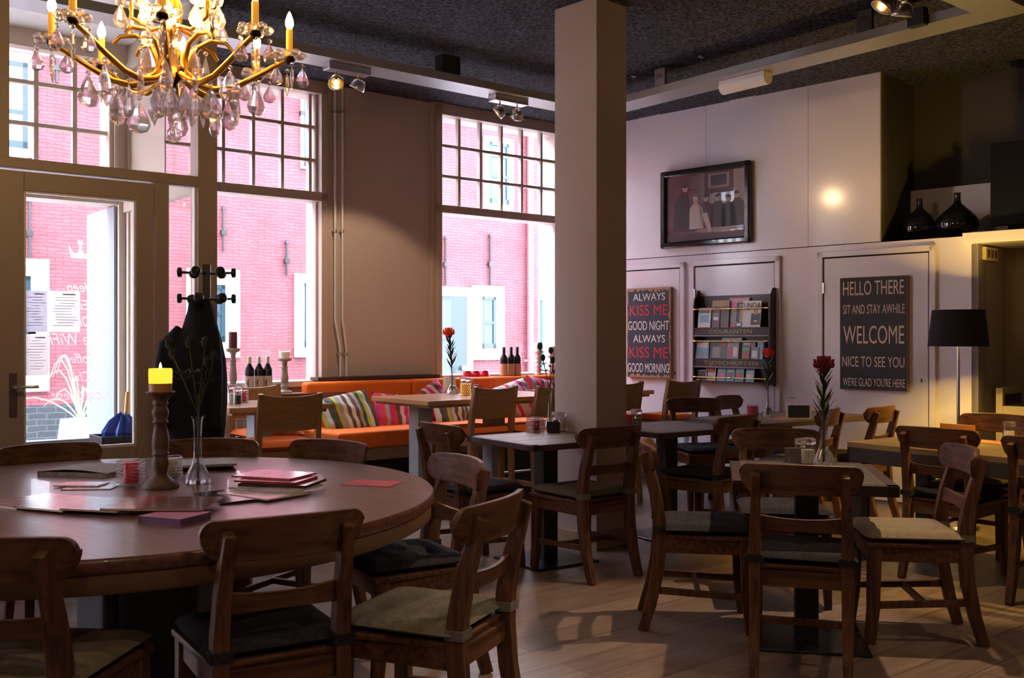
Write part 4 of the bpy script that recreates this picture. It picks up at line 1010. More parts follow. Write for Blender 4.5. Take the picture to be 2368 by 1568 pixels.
mag(160, 1166, .22, .27, .006, -.40, .0062, 'pale magazine second from the left in the fan', glo[5])
mag(262, 1168, .22, .27, .006, -.25, .0124, 'grey and pink magazine in the middle of the fan', glo[1])
mag(345, 1166, .21, .27, .006, -.12, .0186, 'red edged magazine in the fan, below the candlestick', glo[2])
mag(425, 1166, .20, .26, .006, .02, .0248, 'brown magazine at the end of the fan, beside the vase', glo[3])
mag(545, 1150, .22, .29, .006, .62, .0000, 'glossy black magazine reflecting the window beside the vase', glo[4], edge=BLACKP, bend=.004)
mag(610, 1142, .21, .28, .006, .95, .0064, 'white magazine fanned under the red booklets', glo[5])
mag(640, 1128, .21, .29, .009, 1.20, .0126, 'pale thick magazine in the middle of the stack', glo[5])
mag(655, 1118, .21, .28, .010, 1.36, .0218, 'black covered magazine under the red booklet', glo[4], edge=BLACKP)
mag(640, 1110, .20, .26, .008, 1.30, .0320, 'red booklet second from the top of the stack', glo[2], edge=REDWAX)
mag(635, 1100, .20, .27, .007, 1.22, .0402, 'pink covered magazine topmost on the stack', glo[6], edge=mat('red_page_edge', (.5,.05,.1), .6))
mag(405, 1204, .17, .15, .022, -.38, 0, 'small purple covered book at the front of the round table', mat('purple_cover', (.40,.12,.22), .35), name='book', edge=mat('violet_edge', (.16,.08,.20), .6), cat='book', grp=None)
mag(862, 1118, .21, .155, .002, -.28, 0, 'red flyer lying alone on the round table', mat('red_flyer', (.62,.025,.04), .6, noise=((.68,.09,.09), 25, (1,1,1)), spec=.3), name='flyer', edge=PAPER, cat='flyer', grp=None)
NEWS = mat('newsprint', (.42,.39,.38), .8, noise=((.20,.19,.20), 45, (1,6,1)))
mag(205, 1094, .33, .24, .018, -.20, 0, 'folded newspaper lying left of the red candle', NEWS, name='newspaper', edge=NEWS, cat='newspaper', grp=None, bend=.012)
mag(462, 1076, .30, .20, .020, .28, 0, 'newspaper pile behind the glass vase', NEWS, name='newspaper', edge=NEWS, cat='newspaper', grp=None)
mag(467, 1074, .30, .20, .010, .32, .0205, 'folded newspaper topmost behind the glass vase', NEWS, name='newspaper', edge=NEWS, cat='newspaper', grp=None)
mag(210, 1128, .19, .12, .004, .10, 0, 'small pale leaflet beneath another, near the folded newspaper', glo[1], name='leaflet', cat='leaflet', grp=None)
mag(190, 1121, .18, .11, .005, -.06, .0042, 'small pink leaflet lying on another, near the folded newspaper', glo[0], name='leaflet', cat='leaflet', grp=None)
# ---- small oak counter table
zt = .90
p = at_z(536, 934, zt); shaker(p, 'salt jar on the small oak counter table', .135, WAX, .034)
p = at_z(549, 936, zt); shaker(p, 'dark pepper jar on the small oak counter table', .12, BLACKP, .03)
p = at_z(563, 931, zt); ribbed_light(p, .095, .075, 'glass holder with red candle on the small oak counter table', REDWAX)
# ---- long oak counter table
p = at_z(1046, 910, zt); hv = (910-852)/F*p.y*1.05
bud_vase(p, hv, 'clear vase with the bright red flower on the long oak table', 0, .062)
protea(p, hv*.9, (910-775)/F*p.y, 'bright red pincushion flower before the window', FLOWR, (-.03,0), 1.5)
p = at_z(1026, 908, zt); card(p+Vector((.04,.12,0)), .10, .13, 'white menu card behind the flower vase on the long oak table', PAPER, Wa)
p = at_z(1064, 908, zt); shaker(p+Vector((.03,.06,0)), 'salt jar on the long oak table', .13, WAX, .035)
p = at_z(1078, 910, zt); shaker(p+Vector((.02,.05,0)), 'pepper jar on the long oak table', .13, BLACKP, .032)
p = at_z(1077, 914, zt); round_light(p, .105, .042, 'gold beaded glass tealight on the long oak table', mat('amber_wax', (.75,.25,.03), .4), glow('gold_bead_glow', (1,.55,.12), 1.4))  # gold glow is put into the beads themselves
p = at_z(1090, 913, zt); round_light(p+Vector((.03,.12,0)), .09, .03, 'pink glass tealight behind the gold one', mat('pink_wax', (.7,.1,.2), .4))
# ---- plank table by the column
zt = .75
p = at_z(1238, 998, zt); ribbed_light(p, .095, .092, 'ribbed cube glass with red candle on the plank table by the column', REDWAX, rz=.6)
p = at_z(1271, 990, zt); hv = (990-905)/F*p.y
bud_vase(p, hv, 'tall clear vase with dry thistles in front of the column', 0, .04)
thistle(p, hv*1.2, (990-800)/F*p.y, 'dry dark thistles in front of the column', .085, 9, 6)
p = at_z(1286, 995, zt); shaker(p+Vector((0,.03,0)), 'pepper grinder on the plank table by the column', .12, BLACKP, .028)
p = at_z(1300, 996, zt); shaker(p, 'salt grinder on the plank table by the column', .12, mat('pale_salt', (.7,.55,.42), .6), .026)
p = at_z(1280, 1001, zt); card(p, .072, .072, 'small black and white menu card on the plank table by the column', BLACKP, .22, None, None)
p = at_z(1188, 1000, zt); tag(G().lathe([(.008,0),(.010,.006),(.004,.014)], 8).make('pebble', BLACKM, loc=p), 'small dark crumb on the plank table', 'crumb')
# ---- dark plank table right of the column
p = at_z(1472, 993, zt); shaker(p, 'tall clear grinder on the dark plank table right of the column', .135, mat('grey_green_pepper', (.16,.17,.13), .7), .036)
p = at_z(1456, 990, zt); round_light(p, .11, .035, 'red ribbed tealight beside the column on the dark plank table', REDWAX)
# ---- long plank table
p = at_z(1741, 963, zt); round_light(p, .095, .047, 'red glass tealight on the long plank table', REDG)
p = at_z(1776, 965, zt); hv = (965-890)/F*p.y
bud_vase(p, hv, 'clear vase with orange red flower on the long plank table', 0, .05)
protea(p, hv*.8, (965-822)/F*p.y, 'orange red pincushion flower beside the magazine rack', FLOWR, (0,0), 1.35)
p = at_z(1846, 968, zt); card(p, .175, .108, 'black menu card with white frame on the long plank table', BLACKP, -.1, PAPER, 'WELKOM' if False else None)
p = at_z(1831, 962, zt); shaker(p+Vector((-.02,-.05,0)), 'clear salt grinder beside the framed menu card', .15, WAX, .03)
p = at_z(1840, 972, zt); tag(G().box((0,0,.0015),(.34,.20,.003)).make('placemat', mat('terracotta_paper', (.50,.22,.13), .6), loc=p+Vector((-.02,.16,0)), rz=ua+PI/2), 'terracotta paper placemat under the framed menu card', 'placemat')
# ---- front plank table
p = at_z(1905, 1080, zt); hv = (1080-948)/F*p.y
bud_vase(p, hv, 'tall clear vase with dark red flower on the front plank table', 0, .058)
protea(p, hv*.75, (1080-853)/F*p.y, 'large dark red pincushion flower on the front plank table', FLOWD, (0,0), 1.45)
p = at_z(1868, 1073, zt); shaker(p, 'clear salt grinder on the front plank table', .125, WAX, .036)
p = at_z(1853, 1068, zt); shaker(p+Vector((0,.03,0)), 'slim dark pepper grinder on the front plank table', .11, BLACKP, .022)
p = at_z(1838, 1070, zt); card(p, .085, .07, 'grey menu card beside the grinders on the front plank table', mat('grey_card', (.30,.27,.26), .7), .1)
# ---- yellow-lit table
zt = .72
p = at_z(2355, 1030, zt); shaker(p+Vector((.02,.15,0)), 'cream shaker on the yellow-lit table at the photo edge', .13, WAX, .034)
p = at_z(2250, 1020, zt); tag(G().box((0,0,.002),(.42,.16,.004)).make('placemat', mat('orange_paper', (.72,.22,.05), .55), loc=p, rz=ua), 'orange placemat lying on the yellow-lit table', 'placemat')
p = at_z(2214, 1006, zt); o = G().box((0,0,.035),(.24,.012,.07)).make('folded_menu', mat('orange_card', (.80,.30,.04), .5), loc=p, rz=ua); tag(o, 'orange folded menu standing on the yellow-lit table', 'menu')
# ---- coat stand with coat
cx_, cy_ = (478-CX)/F*5.85, 5.85; zz = lambda y: H+(CY-y)/F*5.85
t = thing('coat_stand', 'black coat stand with knobbed pegs beside the café door', 'coat stand', (cx_, cy_, 0), .2)
G().b2(-.022,.022,-.022,.022,.03,zz(612)).make('pole', BLACKM, t, .004)
G().lathe([(.19,0),(.19,.02),(.03,.045)], 28).make('base', BLACKM, t)
for z, off in ((zz(632), 0), (zz(692), .1)):
    for a in (.0, PI, PI/2+.6, -PI/2+.6, PI/2-.5, -PI/2-.3)[:6]:
        L_ = .15; d = Vector((math.cos(a+off), math.sin(a+off), 0))
        g = G(); g.tube([d*.02+Vector((0,0,z)), d*L_+Vector((0,0,z+.004))], .0075, 8)
        g.lathe([(.012,-.012),(.028,-.008),(.028,.012),(.018,.016)], 16, m=Matrix.Translation(d*L_+Vector((0,0,z+.004))) @ Matrix.Rotation(a+off,4,'Z') @ Matrix.Rotation(PI/2,4,'Y')); g.make('peg', BLACKM, t)
prof = [(692,440,488,.03),(720,436,495,.06),(760,424,504,.10),(790,398,510,.14),(830,388,518,.17),(880,386,522,.18),(930,388,523,.18),(980,397,520,.18),(1015,405,517,.17),(1100,408,515,.17)]
g = G(); n = 28; vs, fs = [], []
for j, (y, xl, xr, dp) in enumerate(prof):
    a0, a1 = (xl-478)/F*5.85, (xr-478)/F*5.85; c0, hw = (a0+a1)/2, (a1-a0)/2
    for i in range(n):
        a = 2*PI*i/n; k = 1+.07*math.sin(a*5+j*.25)*min(1, j/3)
        vs.append((c0+hw*math.cos(a)*k, -.02+dp*math.sin(a)*k, zz(y)))
for j in range(len(prof)-1):
    for i in range(n): fs.append((j*n+i,(j+1)*n+i,(j+1)*n+(i+1)%n,j*n+(i+1)%n))
g.add(vs, fs, True); g.add(vs[:n], [tuple(range(n))])
ct = thing('coat', 'long black coat hanging on the coat stand', 'coat', (cx_, cy_, 0))
CLOTH = mat('black_wool', (.012,.014,.024), .9, bump=(160,.2), spec=.25)
g.make('coat_body', CLOTH, ct)
g = G(); sl = [(( 428-478)/F*5.85,-.06,zz(765)),((405-478)/F*5.85,-.11,zz(800)),((396-478)/F*5.85,-.13,zz(880)),((404-478)/F*5.85,-.13,zz(985))]
g.tube(sl, [.045,.06,.062,.05], 12); sl = [((500-478)/F*5.85,-.06,zz(780)),((506-478)/F*5.85,-.10,zz(850)),((508-478)/F*5.85,-.11,zz(985))]; g.tube(sl, [.04,.055,.048], 12)
g.make('sleeves', CLOTH, ct)
# ---- umbrella in its black stand, inside the lobby
p = W.pt(W.s(272,-.45), -.45); hz = W.hit(272, 1005, -.45)[1]
t = thing('umbrella_stand', 'black box umbrella stand in the entrance lobby', 'umbrella stand', (p.x, p.y, 0), Wa)
g = G(); b = .15
g.b2(-b,b,-b,-b+.012,0,hz); g.b2(-b,b,b-.012,b,0,hz); g.b2(-b,-b+.012,-b,b,0,hz); g.b2(b-.012,b,-b,b,0,hz); g.b2(-b,b,-b,b,0,.012); g.make('box', BLACKM, t, .002)
t = thing('umbrella', 'blue folded umbrella with wooden handle in the black stand', 'umbrella', (p.x, p.y, 0), Wa)
BLU = mat('blue_nylon', (.02,.06,.30), .5)
g = G(); n = 16; vs, fs = [], []
zl = [.05, hz*.6, hz+.02, hz+.10, hz+.16]; rl = [.02,.09,.13,.09,.02]
for j, (z, r0) in enumerate(zip(zl, rl)):
    for i in range(n): a = 2*PI*i/n; r1 = r0*(1 if i % 2 else .62); vs.append((r1*math.cos(a)+.04*j/4, r1*math.sin(a)*.8, z-(0 if i % 2 else .03*(j > 2))))
for j in range(4):
    for i in range(n): fs.append((j*n+i, j*n+(i+1)%n, (j+1)*n+(i+1)%n, (j+1)*n+i))
g.add(vs, fs); g.make('canopy', BLU, t)
G().tube([(.05,0,hz),(.06,0,hz+.20)], .006, 8).make('shaft', STEEL, t)
G().tube([(.06,0,hz+.14),(.072,0,hz+.30)], .017, 10).make('handle', mat('pale_wood_handle', (.62,.36,.12), .5), t)
# ---- papers on the door
for i, (x0, x1, y0, y1, c_, lb) in enumerate(((57,111,671,768,(.50,.52,.62),'grey-blue menu sheet on the door glass beside the frame'),(114,187,672,768,(.80,.84,.88),'bright menu sheet on the door glass, upper one by the lettering'),(57,115,773,868,(.78,.84,.88),'lowest menu sheet on the door glass above the handle'))):
    sa_, za_ = S.hit(x0, y0); sb_, zb_2 = S.hit(x1, y1)
    t = thing('menu_sheet', lb, 'paper', S.pt((sa_+sb_)/2, .016, (za_+zb_2)/2), S.a, 'menu sheets on the café door'); w, h = sb_-sa_, za_-zb_2
    G().add([(-w/2,0,-h/2),(w/2,0,-h/2),(w/2,0,h/2),(-w/2,0,h/2)],[(0,1,2,3)]).make('sheet', sheer('menu_paper', [min(.95, q*1.15) for q in c_], .95), t)
    g = G()
    for k in range(11): L_ = w*random.uniform(.35,.75); g.box((w*.08*math.sin(k),-.0012,h*.34-k*h*.068),(L_,.0004,h*.012))
    g.box((w*.15,-.0012,h*.42),(w*.4,.0004,h*.03)); g.make('print_lines', mat('faint_print', (.45,.50,.58), .8), t)
sa_, za_ = S.hit(76, 770); o = G().b2(-.02,.02,0,.001,-.006,.006).make('door_sticker', BLACKP, loc=S.pt(sa_, .014, za_), rz=S.a); tag(o, 'small black sticker between the menu sheets on the door', 'sticker')
# ================================================================== ON THE WHITE WALL
def onwall(name, label, cat, px, py, d=0.0, group=None):
    s, z = B.hit(px, py, d); return thing(name, label, cat, B.pt(s, d, z), Ba, group)
def size(x0, x1, y0, y1, xr, d=0.0): return B.s(x1, d)-B.s(x0, d), B.hit(xr, y0, d)[1]-B.hit(xr, y1, d)[1]
# framed picture: generic maroon scene of seated people
d = -.03; w, h = size(1530, 1736, 400, 577, 1530, d); s, z = B.hit(1530, 488, d)
t = thing('framed_picture', 'black framed maroon picture of seated people on the white wall', 'picture', B.pt(s+w/2, d, z), Ba)
FR = mat('black_lacquer_frame', (.012,.012,.016), .12, coat=.6)
g = G(); k = .06
for a in ((-w/2,w/2,h/2-k,h/2),(-w/2,w/2,-h/2,-h/2+k),(-w/2,-w/2+k,-h/2,h/2),(w/2-k,w/2,-h/2,h/2)): g.b2(a[0],a[1],-.03,.03,a[2],a[3])
g.make('frame', FR, t, .014)
g = G(); pw_, ph_ = w-2*k, h-2*k
g.b2(-pw_/2,pw_/2,.0,.02,-ph_/2,ph_/2); pc = g.make('print', mat('maroon_print', (.17,.05,.075), .25, noise=((.10,.03,.05), 5, (1,1,1)), spec=.7, coat=.5), t)
def blob(pts, m, y, name='figure'):
    G().prism([(x*pw_, z_*ph_) for x, z_ in pts], -y-.001, -y).make(name, m, pc)
def ell(cx, cz, rx, rz, n=14): return [(cx+rx*math.cos(2*PI*i/n), cz+rz*math.sin(2*PI*i/n)) for i in range(n)]
skin, dk, dk2, cr, sand = mat('painted_skin', (.42,.27,.23), .4), mat('painted_dark', (.035,.015,.022), .4), mat('painted_plum', (.08,.025,.04), .4), mat('painted_cream', (.50,.40,.36), .4), mat('painted_sand', (.32,.19,.17), .4)
blob([(.0,.5),(.0,.18),(.36,.18),(.36,.5)], dk2, .001); blob([(.05,.47),(.05,.26),(.31,.26),(.31,.47)], sand, .002); blob([(.08,.45),(.08,.29),(.28,.29),(.28,.45)], dk, .003)
blob([(.36,.5),(.38,-.1),(.5,-.1),(.5,.5)], sand, .001)
blob([(-.42,-.35),(-.38,.1),(-.30,.22),(-.22,.2),(-.18,-.1),(-.14,-.36)], dk, .002)
for x, z_, b, rr in ((-.25,.30,0,.035),(-.11,.10,1,.034),(.02,.12,2,.034),(.17,.11,2,.034),(.30,.08,2,.03),(.41,.12,2,.03)):
    if b: blob([(x-.085,-.33),(x-.08,z_-.12),(x-.03,z_-.05),(x+.03,z_-.05),(x+.09,z_-.12),(x+.10,-.33)], cr if b == 1 else (dk if x > .1 else dk2), .003)
    blob(ell(x, z_, rr, rr*1.6), skin, .004); blob(ell(x-.003, z_+.035, rr*1.05, rr*.8), dk if b != 1 else cr, .005)
blob([(-.02,-.10),(.04,-.10),(.10,-.38),(.06,-.40),(.0,-.22)], cr, .006)
blob(ell(.14,-.36,.26,.035), sand, .003); blob([(-.5,-.5),(-.5,-.40),(.5,-.40),(.5,-.5)], dk2, .0015)
# signs
def sign(x0, x1, y0, y1, xr, label, bm, em, lines, dz=0.0, th=.035):
    d = -.045; w, h = size(x0, x1, y0, y1, xr, d); s, z = B.hit(x0, (y0+y1)/2, d)
    t = thing('sign', label, 'sign', B.pt(s+w/2, d, z), Ba)
    G().b2(-w/2,w/2,0,th,-h/2,h/2).make('board', em, t, .003)
    G().b2(-w/2+.004,w/2-.004,-.0012,.002,-h/2+.004,h/2-.004).make('painted_face', bm, t)
    for body, zc, hh, ww, m, xs in lines:
        letters(body, hh*h*1.38, m, t, (xs*w, -.002, (0.5-zc)*h), fit=ww*w, ex=.0008, off=0.0)
    return t
def worn(name, c1, c2, edge):             # chipped paint: wood shows towards the board's edges
    m = mat(name, c1, .6, noise=(c2, 7, (1,1,1))); nt, b = nodes(m); src = b.inputs['Base Color'].links[0].from_socket
    tc = nt.nodes.new('ShaderNodeTexCoord'); sp = nt.nodes.new('ShaderNodeSeparateXYZ'); nt.links.new(tc.outputs['Generated'], sp.inputs[0])
    mins = []
    for ax in 'XZ':
        a = nt.nodes.new('ShaderNodeMath'); a.operation = 'SUBTRACT'; a.inputs[1].default_value = .5; nt.links.new(sp.outputs[ax], a.inputs[0])
        bb = nt.nodes.new('ShaderNodeMath'); bb.operation = 'ABSOLUTE'; nt.links.new(a.outputs[0], bb.inputs[0]); mins.append(bb)
    mx = nt.nodes.new('ShaderNodeMath'); mx.operation = 'MAXIMUM'; nt.links.new(mins[0].outputs[0], mx.inputs[0]); nt.links.new(mins[1].outputs[0], mx.inputs[1])
    mp = nt.nodes.new('ShaderNodeMapping'); mp.inputs['Scale'].default_value = (1,1,.25)
    nz = nt.nodes.new('ShaderNodeTexNoise'); nz.inputs['Scale'].default_value = 28; nz.inputs['Detail'].default_value = 6; nt.links.new(tc.outputs['Object'], mp.inputs[0]); nt.links.new(mp.outputs[0], nz.inputs['Vector'])
    ad = nt.nodes.new('ShaderNodeMath'); ad.operation = 'MULTIPLY_ADD'; ad.inputs[1].default_value = .16; nt.links.new(nz.outputs['Fac'], ad.inputs[0]); nt.links.new(mx.outputs[0], ad.inputs[2])
    gt = nt.nodes.new('ShaderNodeMath'); gt.operation = 'GREATER_THAN'; gt.inputs[1].default_value = edge; nt.links.new(ad.outputs[0], gt.inputs[0])
    m2 = nt.nodes.new('ShaderNodeMixRGB'); m2.inputs[2].default_value = (.40,.22,.12,1); nt.links.new(gt.outputs[0], m2.inputs[0]); nt.links.new(src, m2.inputs[1]); nt.links.new(m2.outputs[0], b.inputs['Base Color'])
    return m
EDGE = mat('raw_sign_wood', (.42,.25,.12), .6, noise=((.30,.17,.08), 5, (1,1,6)))
NAVY = worn('navy_sign_paint', (.022,.022,.045), (.035,.03,.06), .555)
sign(1449, 1551, 668, 872, 1449, 'navy wooden sign reading always kiss me good night', NAVY, EDGE, [
    ('ALWAYS', .105, .085, .72, INKW, .02), ('KISS ME', .255, .125, .86, INKR, .0), ('GOOD NIGHT', .425, .105, .92, INKW, .0),
    ('ALWAYS', .57, .085, .72, INKW, .02), ('KISS ME', .725, .125, .88, INKR, .0), ('GOOD MORNING', .895, .105, .93, INKW, .0)])
BLK = worn('black_sign_paint', (.014,.014,.020), (.022,.02,.028), .625)
sign(1942, 2098, 643, 900, 1945, 'black wooden welcome sign with tan lettering on the white door', BLK, EDGE, [
    ('HELLO THERE', .105, .130, .90, INKT, .0), ('SIT AND STAY AWHILE', .29, .085, .91, INKT, .01), ('WELCOME', .52, .165, .90, INKT, .01),
    ('NICE TO SEE YOU', .755, .095, .92, INKT, .0), ("WE'RE GLAD YOU'RE HERE", .935, .075, .92, INKT, .01)], th=.05)
# magazine rack
dR = -.10; x0, x1 = 1604, 1783
w = B.s(x1, dR)-B.s(x0, dR); s0 = B.s(x0, dR)
zT, zB = B.hit(1690, 683, 0)[1], B.hit(1700, 886, dR)[1]
RK = mat('rack_dark_wood', (.030,.016,.020), .35, noise=((.055,.028,.032), 4, (1,8,8)))
t = thing('magazine_rack', 'dark wall rack with brass rails holding magazines', 'rack', B.pt(s0, 0, 0), Ba)
G().b2(0.01, w-.01, -.012, 0, zB, zT).make('back_panel', RK, t)
for a in (0, w-.018):
    pr = [(-.01,zB-.02),(-.12,zB-.01),(-.12,zB+.05),(-.115,zT-.10),(-.10,zT-.03),(-.07,zT+.015),(-.05,zT+.05),(-.02,zT+.055),(0,zT+.02)]
    G().prism([(y, z) for y, z in pr], a, a+.018, m=Matrix(((0,1,0,0),(1,0,0,0),(0,0,1,0),(0,0,0,1)))).make('side_panel', RK, t, .003)
tiers = []
for yb, yr, has in ((757, 714, 'COURANTEN'), (830, 789, 'TIJDSCHRIFTEN'), (882, 874, None)):
    zb_, zr = B.hit(1690, yb, dR)[1], B.hit(1690, yr, dR)[1]; tiers.append((zb_, zr))
    G().b2(.018, w-.018, -.115, -.012, zb_-.012, zb_).make('shelf', RK, t, .002)
    if has:
        fb = G().b2(.018, w-.018, -.112, -.100, zb_-.068, zb_-.012).make('fascia', RK, t, .002)
        letters(has, .052, INKG, fb, (w/2, -.1135, zb_-.040), fit=w*(.55 if has[0] == 'C' else .7))
    G().b2(.018, w-.018, -.118, -.110, zb_-.082, zb_-.07).make('moulding', mat('rack_moulding', (.30,.26,.30), .3), t) if has else None
    rl = G().tube([(.018,-.118,zr),(w-.018,-.118,zr)], .0055, 8).make('brass_rail', BRASS, t)
    g = G()
    for a in (.03, w*.5, w-.03): g.lathe([(.008,-.02),(.010,-.008),(.010,.008),(.008,.02)], 10, m=Matrix.Translation((a,-.118,zr)) @ Matrix.Rotation(PI/2,4,'Y'))
    g.make('rail_knob', BRASS, rl)
def rackmag(tier, px, wpx, ytop, y, cov, label, title=None, tcol=None, tsize=.05, art=(), z0=0, lean=.12, name='magazine', grp='magazines in the wall rack'):
    y = y-.034 if y > -.06 else y-.03; zb_ = tiers[tier][0]+.001; s = B.s(px, y); mw = B.s(px+wpx/2, y)-B.s(px-wpx/2, y); mh = B.hit(px, ytop, y)[1]-zb_
    t2 = thing(name, label, name, B.pt(s, y, zb_), Ba, grp); M = Matrix.Rotation(-lean, 4, 'X')
    G().box((0,0,mh/2),(mw,.006,mh),m=M).make('cover', cov, t2)
    for i, (ax, az, aw, ah, m) in enumerate(art): G().box((ax*mw,-.0035-.0004*i,az*mh),(aw*mw,.0006,ah*mh),m=M).make('cover_art', m, t2)
    if title:
        c_ = M @ Vector((0,-.0048,mh-tsize*.62)); letters(title, tsize, tcol, t2, tuple(c_), name='title_lettering', rot=(PI/2-lean,0,0), fit=mw*.92)
    return t2
F_ = lambda n, c: mat(n, c, .35)
mW, mBk, mGr, mPk, mBl, mRd, mTn, mGn, mBr, mCy, mPl = F_('cover_white',(.75,.72,.72)), F_('cover_black',(.03,.025,.03)), F_('cover_grey',(.30,.27,.28)), F_('cover_pink',(.75,.16,.32)), F_('cover_blue',(.06,.20,.38)), F_('cover_red',(.55,.04,.05)), F_('cover_tan',(.50,.30,.14)), F_('cover_green',(.06,.22,.10)), F_('cover_brown',(.13,.09,.08)), F_('cover_sky',(.25,.50,.68)), F_('cover_plum',(.20,.09,.15))
rackmag(0, 1628, 29, 712, -.07, mW, 'pale cream magazine at the hinge end of the top tier', art=((0,.80,.8,.14,mBl),(.1,.80,.2,.14,mRd),(0,.45,.7,.4,mCy)))
rackmag(0, 1652, 22, 712, -.055, mPl, 'purple magazine with white flash in the top tier', art=((0,.6,.7,.3,mGr),(.1,.45,.5,.15,mW)))
rackmag(0, 1664, 40, 694, -.045, mTn, 'brown and gold magazine with lowercase title in the top tier', 'yogar', INKG, .06, art=((0,.40,.95,.75,mBr),(-.12,.42,.4,.5,mTn)))
rackmag(0, 1706, 46, 688, -.030, mPk, 'pink topped magazine titled in white behind the others in the top tier', 'SEASONS', INKW, .05, art=((0,.4,.9,.55,mGr),))
rackmag(0, 1713, 24, 699, -.050, mBk, 'dark magazine with pale round picture in the top tier', art=((0,.88,.5,.1,mGr),(.1,.45,.5,.5,mTn),(-.2,.1,.4,.12,mW)))
rackmag(0, 1737, 42, 695, -.070, mW, 'white magazine with big black title and blond portrait', 'LINDA', BLACKP, .075, art=((.22,.30,.5,.45,mBk),(.22,.58,.24,.2,mTn),(-.25,.68,.3,.06,mGr),(.22,.22,.2,.08,mTn)))
rackmag(1, 1623, 30, 788, -.070, mCy, 'curled sky-blue brochure in the middle tier', art=((0,.22,.9,.22,mGr),(0,.75,.8,.3,mW)))
rackmag(1, 1660, 40, 788, -.060, mBr, 'brown magazine with red round badge in the middle tier', art=((-.1,.35,.45,.6,mGr),(.27,.78,.22,.22,mRd)))
rackmag(1, 1690, 46, 781, -.035, mW, 'white magazine standing taller at the back of the middle tier', art=((0,.9,.9,.04,mGr),))
rackmag(1, 1694, 27, 789, -.065, mGr, 'grey magazine with dancing red figure in the middle tier', art=((-.2,.4,.35,.6,mRd),(.2,.4,.35,.55,mW)))
rackmag(1, 1730, 30, 789, -.045, mBl, 'dark blue magazine at the back of the middle tier', art=((.2,.72,.3,.3,mRd),(-.15,.85,.5,.1,mW)))
rackmag(1, 1724, 18, 803, -.070, mGn, 'green and red brochure in the middle tier', art=((0,.3,.85,.5,mRd),(0,.85,.8,.15,mTn)))
rackmag(1, 1744, 20, 803, -.060, mGr, 'grey portrait brochure in the middle tier', art=((0,.4,.6,.6,mW),))
rackmag(1, 1757, 14, 790, -.050, mCy, 'slim sky-blue brochure at the end of the middle tier')
rackmag(2, 1618, 32, 855, -.060, mBk, 'black card with white frame in the bottom tier', art=((0,.5,.95,.92,mW),(0,.5,.88,.84,mBk),(.1,.30,.6,.06,mW)), name='leaflet', grp='leaflets in the bottom tier')
rackmag(2, 1643, 22, 843, -.050, mW, 'white leaflet with red picture in the bottom tier', art=((0,.72,.85,.4,mRd),(0,.2,.6,.2,mTn)), name='leaflet', grp='leaflets in the bottom tier')
for px, a, lb in ((1667, mPk, 'pink and blue leaflet in the bottom tier'), (1688, mPl, 'plum and blue leaflet in the bottom tier'), (1709, mRd, 'orange-red and blue leaflet in the bottom tier'), (1733, mW, 'pale blue leaflet nearest the end of the bottom tier')):
    rackmag(2, px, 19, 843 if px < 1730 else 847, -.050, mCy, lb, art=((0,.35,.8,.35,a),(0,.88,.9,.2,mBl),(0,.65,.7,.08,mW)), name='leaflet', grp='leaflets in the bottom tier', lean=.2)

# ------------------------------------------------------------------ niche and alcove
zn = zled
s = B.s(2190, .58)
tag(G().b2(B.s(2079,.60), B.s(2330,.60), .60, .64, zn, B.hit(2200, 432, .60)[1]).make('back_board', WHITEW, loc=B.pt(0,0), rz=Ba), 'low white board standing behind the black vases', 'board')
BV = mat('black_glass_vase', (.008,.008,.012), .06, spec=.9, coat=.5)
for px, py, lb, k in ((2127, 540, 'round black bottle vase nearer the wall edge', 1.0), (2214, 535, 'round black bottle vase beside the television', 1.05)):
    s_, _ = B.hit(px, py, .30)
    P = [(.06,0),(.10,.01),(.145,.06),(.16,.11),(.15,.155),(.115,.20),(.065,.24),(.03,.27),(.024,.30),(.024,.345),(.028,.35)]
    tag(G().lathe([(a*k*1.0, z*k*1.04) for a, z in P], 32).make('black_vase', BV, loc=B.pt(s_, .30, zn)), lb, 'vase', 'black vases in the niche')
s0 = B.s(2290, .05); zTV = 2.165
t = thing('television', 'black flat television on the white shelf', 'television', B.pt(s0, .05, zTV), Ba+.06)
zt_ = B.hit(2292, 332, .05)[1]-zTV
G().b2(0, 1.05, 0, .05, .045, zt_).make('screen', mat('tv_black', (.006,.006,.009), .6, spec=.15), t, .004)
G().b2(.35,.75,-.06,.16,0,.012).b2(.5,.6,.02,.06,.012,.05).make('stand', BLACKM, t, .002)
s_, z_ = B.hit(2265, 537, .02)
tag(G().b2(-.05,.05,-.02,.02,0,.012).make('remote_control', BLACKM, loc=B.pt(s_, .02, 2.165), rz=Ba), 'small black remote on the white shelf beside the television', 'remote')
# socket box on the alcove return
s_ = sR
t = thing('socket_panel', 'pale triple socket box under the white shelf in the alcove', 'socket', B.pt(sR, .20, B.hit(2270, 588, .2)[1]), Ba+PI/2)
G().b2(-.10,.16,-.03,0,-.05,.05).make('cover', mat('cream_plastic', (.72,.62,.35), .4), t, .004)
for a in (-.05, .03, .11): G().b2(a-.022,a+.022,-.034,-.03,-.03,.03).make('socket', mat('dark_socket', (.10,.085,.05), .5), t)
